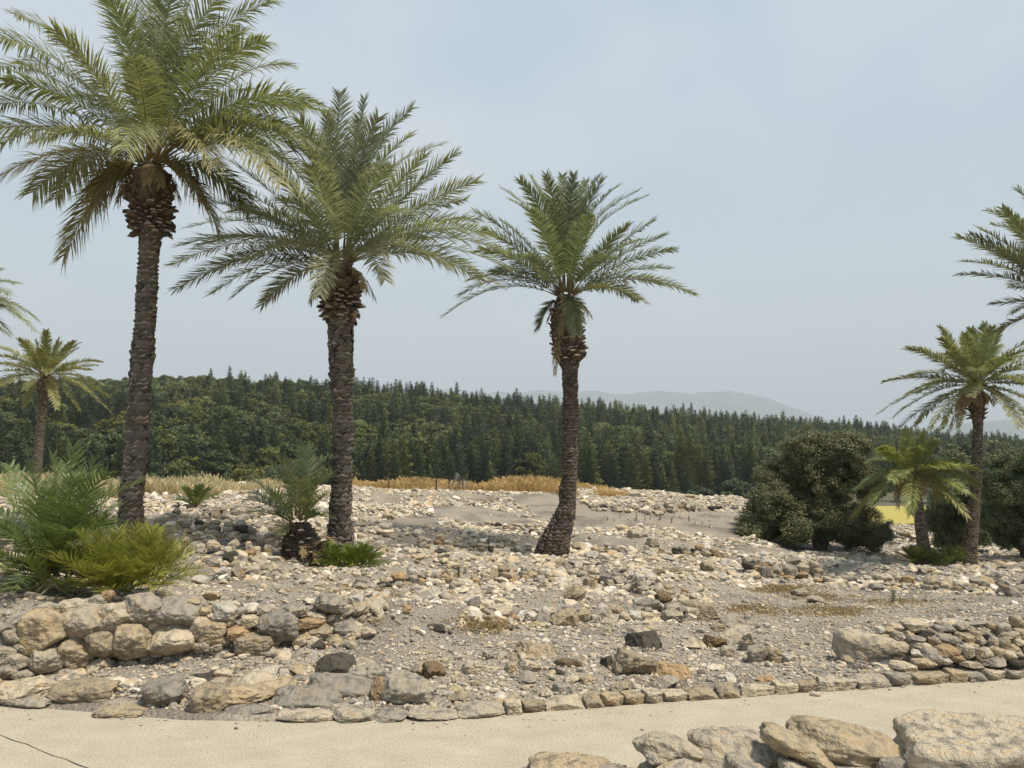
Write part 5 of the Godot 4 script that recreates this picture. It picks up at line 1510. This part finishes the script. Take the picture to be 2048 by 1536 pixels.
func build_grass() -> void:
	var tufts := [grass_tuft(81, 26, 0.55, 0.20, 0.012, true), grass_tuft(82, 26, 0.55, 0.22, 0.012, true), grass_tuft(83, 30, 0.45, 0.24, 0.014, false)]
	rng.seed = 34
	# [label, px from, px to, nearest d, farthest d, number, colour, height]
	for q in [
		["tall straw-coloured dry grass along the crest beyond the young palm", -200, 560, 20.5, 25.5, 2300, Color(.54, .465, .30), 0.9, 0.0],
		["orange-brown dry grass along the crest of the rubble mound", 700, 1260, 26.8, 30.5, 1900, Color(.52, .375, .19), 0.68, 0.5]]:
		var root := thing("dry_grass", Vector3.ZERO, q[0], "dry grass", "", "stuff")
		var xf := [[], [], []]
		var cols := [[], [], []]
		for k in q[5]:
			var u := rng.randf_range(q[1], q[2])
			var d := rng.randf_range(q[3], q[4])
			var x := (u - 1024.0) / F * d
			var n := noise.get_noise_2d(x * 9.0, d * 5.0)
			if n < -0.18 + q[8] * 0.1: continue
			if q[8] > 0.0 and u > 1130: d += (u - 1130) * 0.003
			var s: float = q[7] * clampf(0.75 + n * 0.9, 0.35, 1.25) * rng.randf_range(0.75, 1.2)
			if q[8] > 0.0 and u > 1180: s *= lerpf(1.0, 0.45, (u - 1180.0) / 80.0)
			var v := rng.randi() % 3
			xf[v].append(Transform3D(Basis(Vector3.UP, rng.randf() * TAU) * Basis.from_scale(Vector3(1, s, 1)), Vector3(x, H(x, -d) - 0.02, -d)))
			cols[v].append(vary(q[6], 0.2))
		for v in 3: many("tufts", tufts[v], xf[v], cols[v], root).set_meta("kind", "stuff")
	# low rusty ground cover in patches
	var low := [grass_tuft(84, 24, 0.016, 0.12, 0.016, false), grass_tuft(85, 24, 0.02, 0.12, 0.014, false)]
	for q in [[722, 1188, 44, 9, 260], [1560, 1178, 52, 8, 330], [1640, 1196, 50, 8, 120], [1215, 1102, 44, 5, 200], [1320, 1147, 52, 6, 220], [1150, 1162, 30, 6, 110], [1500, 1222, 60, 14, 120], [1660, 1225, 60, 10, 160], [1790, 1206, 60, 8, 90], [960, 1250, 50, 12, 130], [980, 1003, 34, 4, 120], [1290, 1000, 20, 5, 60], [880, 1150, 60, 4, 70]]:
		var xf := [[], []]
		var cols := [[], []]
		for k in int(q[4] * 0.55):
			var px: float = q[0] + rng.randfn() * q[2] * 0.6
			var py: float = q[1] + rng.randfn() * q[3] * 0.5
			var g := march(px, py)
			var v := rng.randi() % 2
			xf[v].append(Transform3D(Basis(Vector3.UP, rng.randf() * TAU) * Basis.from_scale(Vector3.ONE * rng.randf_range(0.7, 1.4)), Vector3(g.x, H(g.x, g.z), g.z)))
			cols[v].append(vary(Color(.39, .285, .15), 0.25))
		var root := thing("ground_cover", Vector3.ZERO, "low rusty-orange dried plants in a hollow of the rubble", "dry plants", "rusty patches of dried plants", "stuff")
		for v in 2:
			if xf[v].size(): many("sprigs", low[v], xf[v], cols[v], root).set_meta("kind", "stuff")

func build_small_things() -> void:
	rng.seed = 35
	# green weeds
	var wm := []
	for k in 4:
		var mb := MB.new()
		for s in 7:
			var a := Vector3(rng.randf_range(-1, 1), 0, rng.randf_range(-1, 1)) * 0.05
			var t := a + Vector3(rng.randfn() * 0.08, rng.randf_range(0.6, 1.0), rng.randfn() * 0.08)
			for l in 16:
				var f := 0.1 + 0.9 * l / 16.0
				var p := a.lerp(t, f)
				var an := l * 2.4 + s
				var o := Vector3(cos(an), rng.randf_range(0.3, 1.2), sin(an)).normalized() * rng.randf_range(0.10, 0.22) * (1.2 - f * 0.6)
				var w := Vector3(-sin(an), 0, cos(an)) * 0.022
				mb.quad(p, p + o * 0.5 - w, p + o, p + o * 0.5 + w, vary(Color(.085, .125, .045), 0.3))
			mb.quad(a - Vector3(.006, 0, 0), t - Vector3(.003, 0, 0), t + Vector3(.003, 0, 0), a + Vector3(.006, 0, 0), Color(.1, .12, .05))
		wm.append(mb.mesh(mats.leaf))
	for q in [[1008, 1148, 34], [917, 1156, 28], [930, 1150, 18], [1092, 1152, 16], [1108, 1150, 12], [1272, 1044, 18], [1290, 1042, 12], [1300, 1040, 10], [1320, 1042, 16], [1343, 1046, 16], [1378, 1043, 15], [1390, 1050, 10], [1215, 1042, 10], [1228, 1044, 9], [1240, 1036, 8], [1360, 1036, 8], [1490, 1084, 14], [1502, 1084, 14], [1515, 1085, 12], [1478, 1080, 10], [1430, 1096, 10], [1787, 1206, 34], [1800, 1207, 18], [1850, 1205, 14], [1962, 1204, 14], [500, 1200, 12], [470, 1200, 12], [440, 1202, 10], [520, 1198, 10], [790, 1024, 14], [705, 1034, 12], [780, 1030, 12], [1000, 1022, 8], [1030, 1034, 8], [975, 1242, 12], [1022, 1247, 14], [948, 1250, 12], [520, 1312, 6], [1405, 1050, 9], [1420, 1056, 8], [1765, 1094, 12], [1780, 1096, 12], [1800, 1094, 12]]:
		var g := march(q[0], q[1])
		var h: float = q[2] * -g.z / F
		var o := part("weed", wm[rng.randi() % 4], self)
		o.transform = Transform3D(Basis(Vector3.UP, rng.randf() * TAU) * Basis.from_scale(Vector3.ONE * h), Vector3(g.x, H(g.x, g.z) - 0.01, g.z))
		tag(o, "small leafy green weed growing between the stones" if q[2] < 20 else "taller upright green weed growing out of the rubble", "weed", "green weeds in the rubble")
	var tw := grass_tuft(90, 60, 0.6, 0.12, 0.014, true)
	var dryw := part("dry_weed", tw, self)
	var g2 := march(1532, 1072)
	dryw.transform = Transform3D(Basis.from_scale(Vector3(1, 0.9, 1)), Vector3(g2.x, H(g2.x, g2.z), g2.z))
	var so: StandardMaterial3D = mats.straw.duplicate()
	so.albedo_color = lin(.50, .38, .20)
	dryw.material_override = so
	tag(dryw, "dry straw-coloured weed beside the drooping oak crown", "weed")
	# sagging wire fence on the crest with a scrap of netting
	var fence := thing("wire_fence", on_ground(850, 27.2), "broken wire fence with thin posts standing in the dry grass", "fence")
	var tops := []
	for q in [[778, 940, 982], [873, 958, 982], [898, 946, 980], [918, 946, 982], [926, 952, 982], [931, 948, 981]]:
		var d := 27.0 + rng.randf_range(-0.25, 0.25)
		var a := at(q[0], q[2], d) - fence.position
		var b := at(q[0] + rng.randf_range(-1, 1), q[1], d) - fence.position
		var mb := MB.new()
		limb(mb, a, b, 0.024, 0.02, Color(.07, .06, .05))
		part("fence_post", mb.mesh(mats.plain, true), fence)
		tops.append([a, b])
	for k in tops.size() - 1:
		for f in [0.45, 0.85]:
			var mb := MB.new()
			var a: Vector3 = tops[k][0].lerp(tops[k][1], f)
			var b: Vector3 = tops[k + 1][0].lerp(tops[k + 1][1], f)
			limb(mb, a, a.lerp(b, 0.5) + Vector3.DOWN * 0.03, 0.005, 0.005, Color(.12, .11, .10))
			limb(mb, a.lerp(b, 0.5) + Vector3.DOWN * 0.03, b, 0.005, 0.005, Color(.12, .11, .10))
			part("wire", mb.mesh(mats.plain, true), fence)
	var net := thing("netting", at(912, 960, 27.0), "scrap of grey netting draped over the fence posts", "netting")
	var nb := MB.new()
	var grid := []
	for r in 9:
		var row := []
		for c in 15:
			var fx := c / 14.0
			var fy := r / 8.0
			var topy := lerpf(968, 945, smoothstep(0, 0.35, fx)) if fx < 0.35 else lerpf(945, 962, (fx - 0.35) / 0.65)
			row.append(at(lerpf(903, 932, fx), lerpf(topy, lerpf(970, 978, fx), fy), 27.0 + 0.12 * sin(fx * 9.0 + fy * 3.0)) - net.position)
		grid.append(row)
	for r in 9:
		for c in 15:
			if c < 14: strip(nb, grid[r][c], grid[r][c + 1], 0.006)
			if r < 8: strip(nb, grid[r][c], grid[r + 1][c], 0.006)
	part("net_sheet", nb.mesh(mats.plain), net)
	# small white marker board in the grass and a thin stake on the mound
	var sg := thing("marker_board", on_ground(36, 20.0), "small white pointed board standing in the dry grass", "board")
	var bm := MB.new()
	var foot := at(36, 982, 20.0) - sg.position
	var hw := 0.115
	var bp := [Vector3(-hw, 0, 0), Vector3(-hw, .13, 0), Vector3(-.01, .22, 0), Vector3(hw, .13, 0), Vector3(hw, 0, 0)]
	for z in [0.0, -0.05]:
		for k in range(1, 4):
			if z == 0.0: bm.tri(foot + bp[0], foot + bp[k], foot + bp[k + 1], Color(.74, .74, .72))
			else: bm.tri(foot + bp[0] + Vector3(0, 0, z), foot + bp[k + 1] + Vector3(0, 0, z), foot + bp[k] + Vector3(0, 0, z), Color(.74, .74, .72))
	for k in 5:
		var a: Vector3 = foot + bp[k]
		var b: Vector3 = foot + bp[(k + 1) % 5]
		bm.quad(a, a + Vector3(0, 0, -.05), b + Vector3(0, 0, -.05), b, Color(.7, .7, .68))
	part("board", bm.mesh(mats.plain), sg)
	var lm := MB.new()
	limb(lm, Vector3(foot.x, -0.1, foot.z - 0.025), foot + Vector3(0, 0.02, -0.025), 0.02, 0.02, Color(.3, .28, .25))
	part("post", lm.mesh(mats.plain, true), sg)
	var sk := thing("stake", march(1351, 1036), "thin pale wooden stake on the sandy mound", "stake")
	var sm := MB.new()
	limb(sm, Vector3(0, -0.1, 0), Vector3(0.01, 0.34, 0), 0.018, 0.014, Color(.55, .5, .42))
	part("stick", sm.mesh(mats.plain, true), sk)

func strip(mb: MB, a: Vector3, b: Vector3, w: float) -> void:
	var x := (b - a).cross(Vector3(0.1, 0.2, 1)).normalized() * w
	mb.quad(a - x, b - x, b + x, a + x, Color(.26, .26, .23))
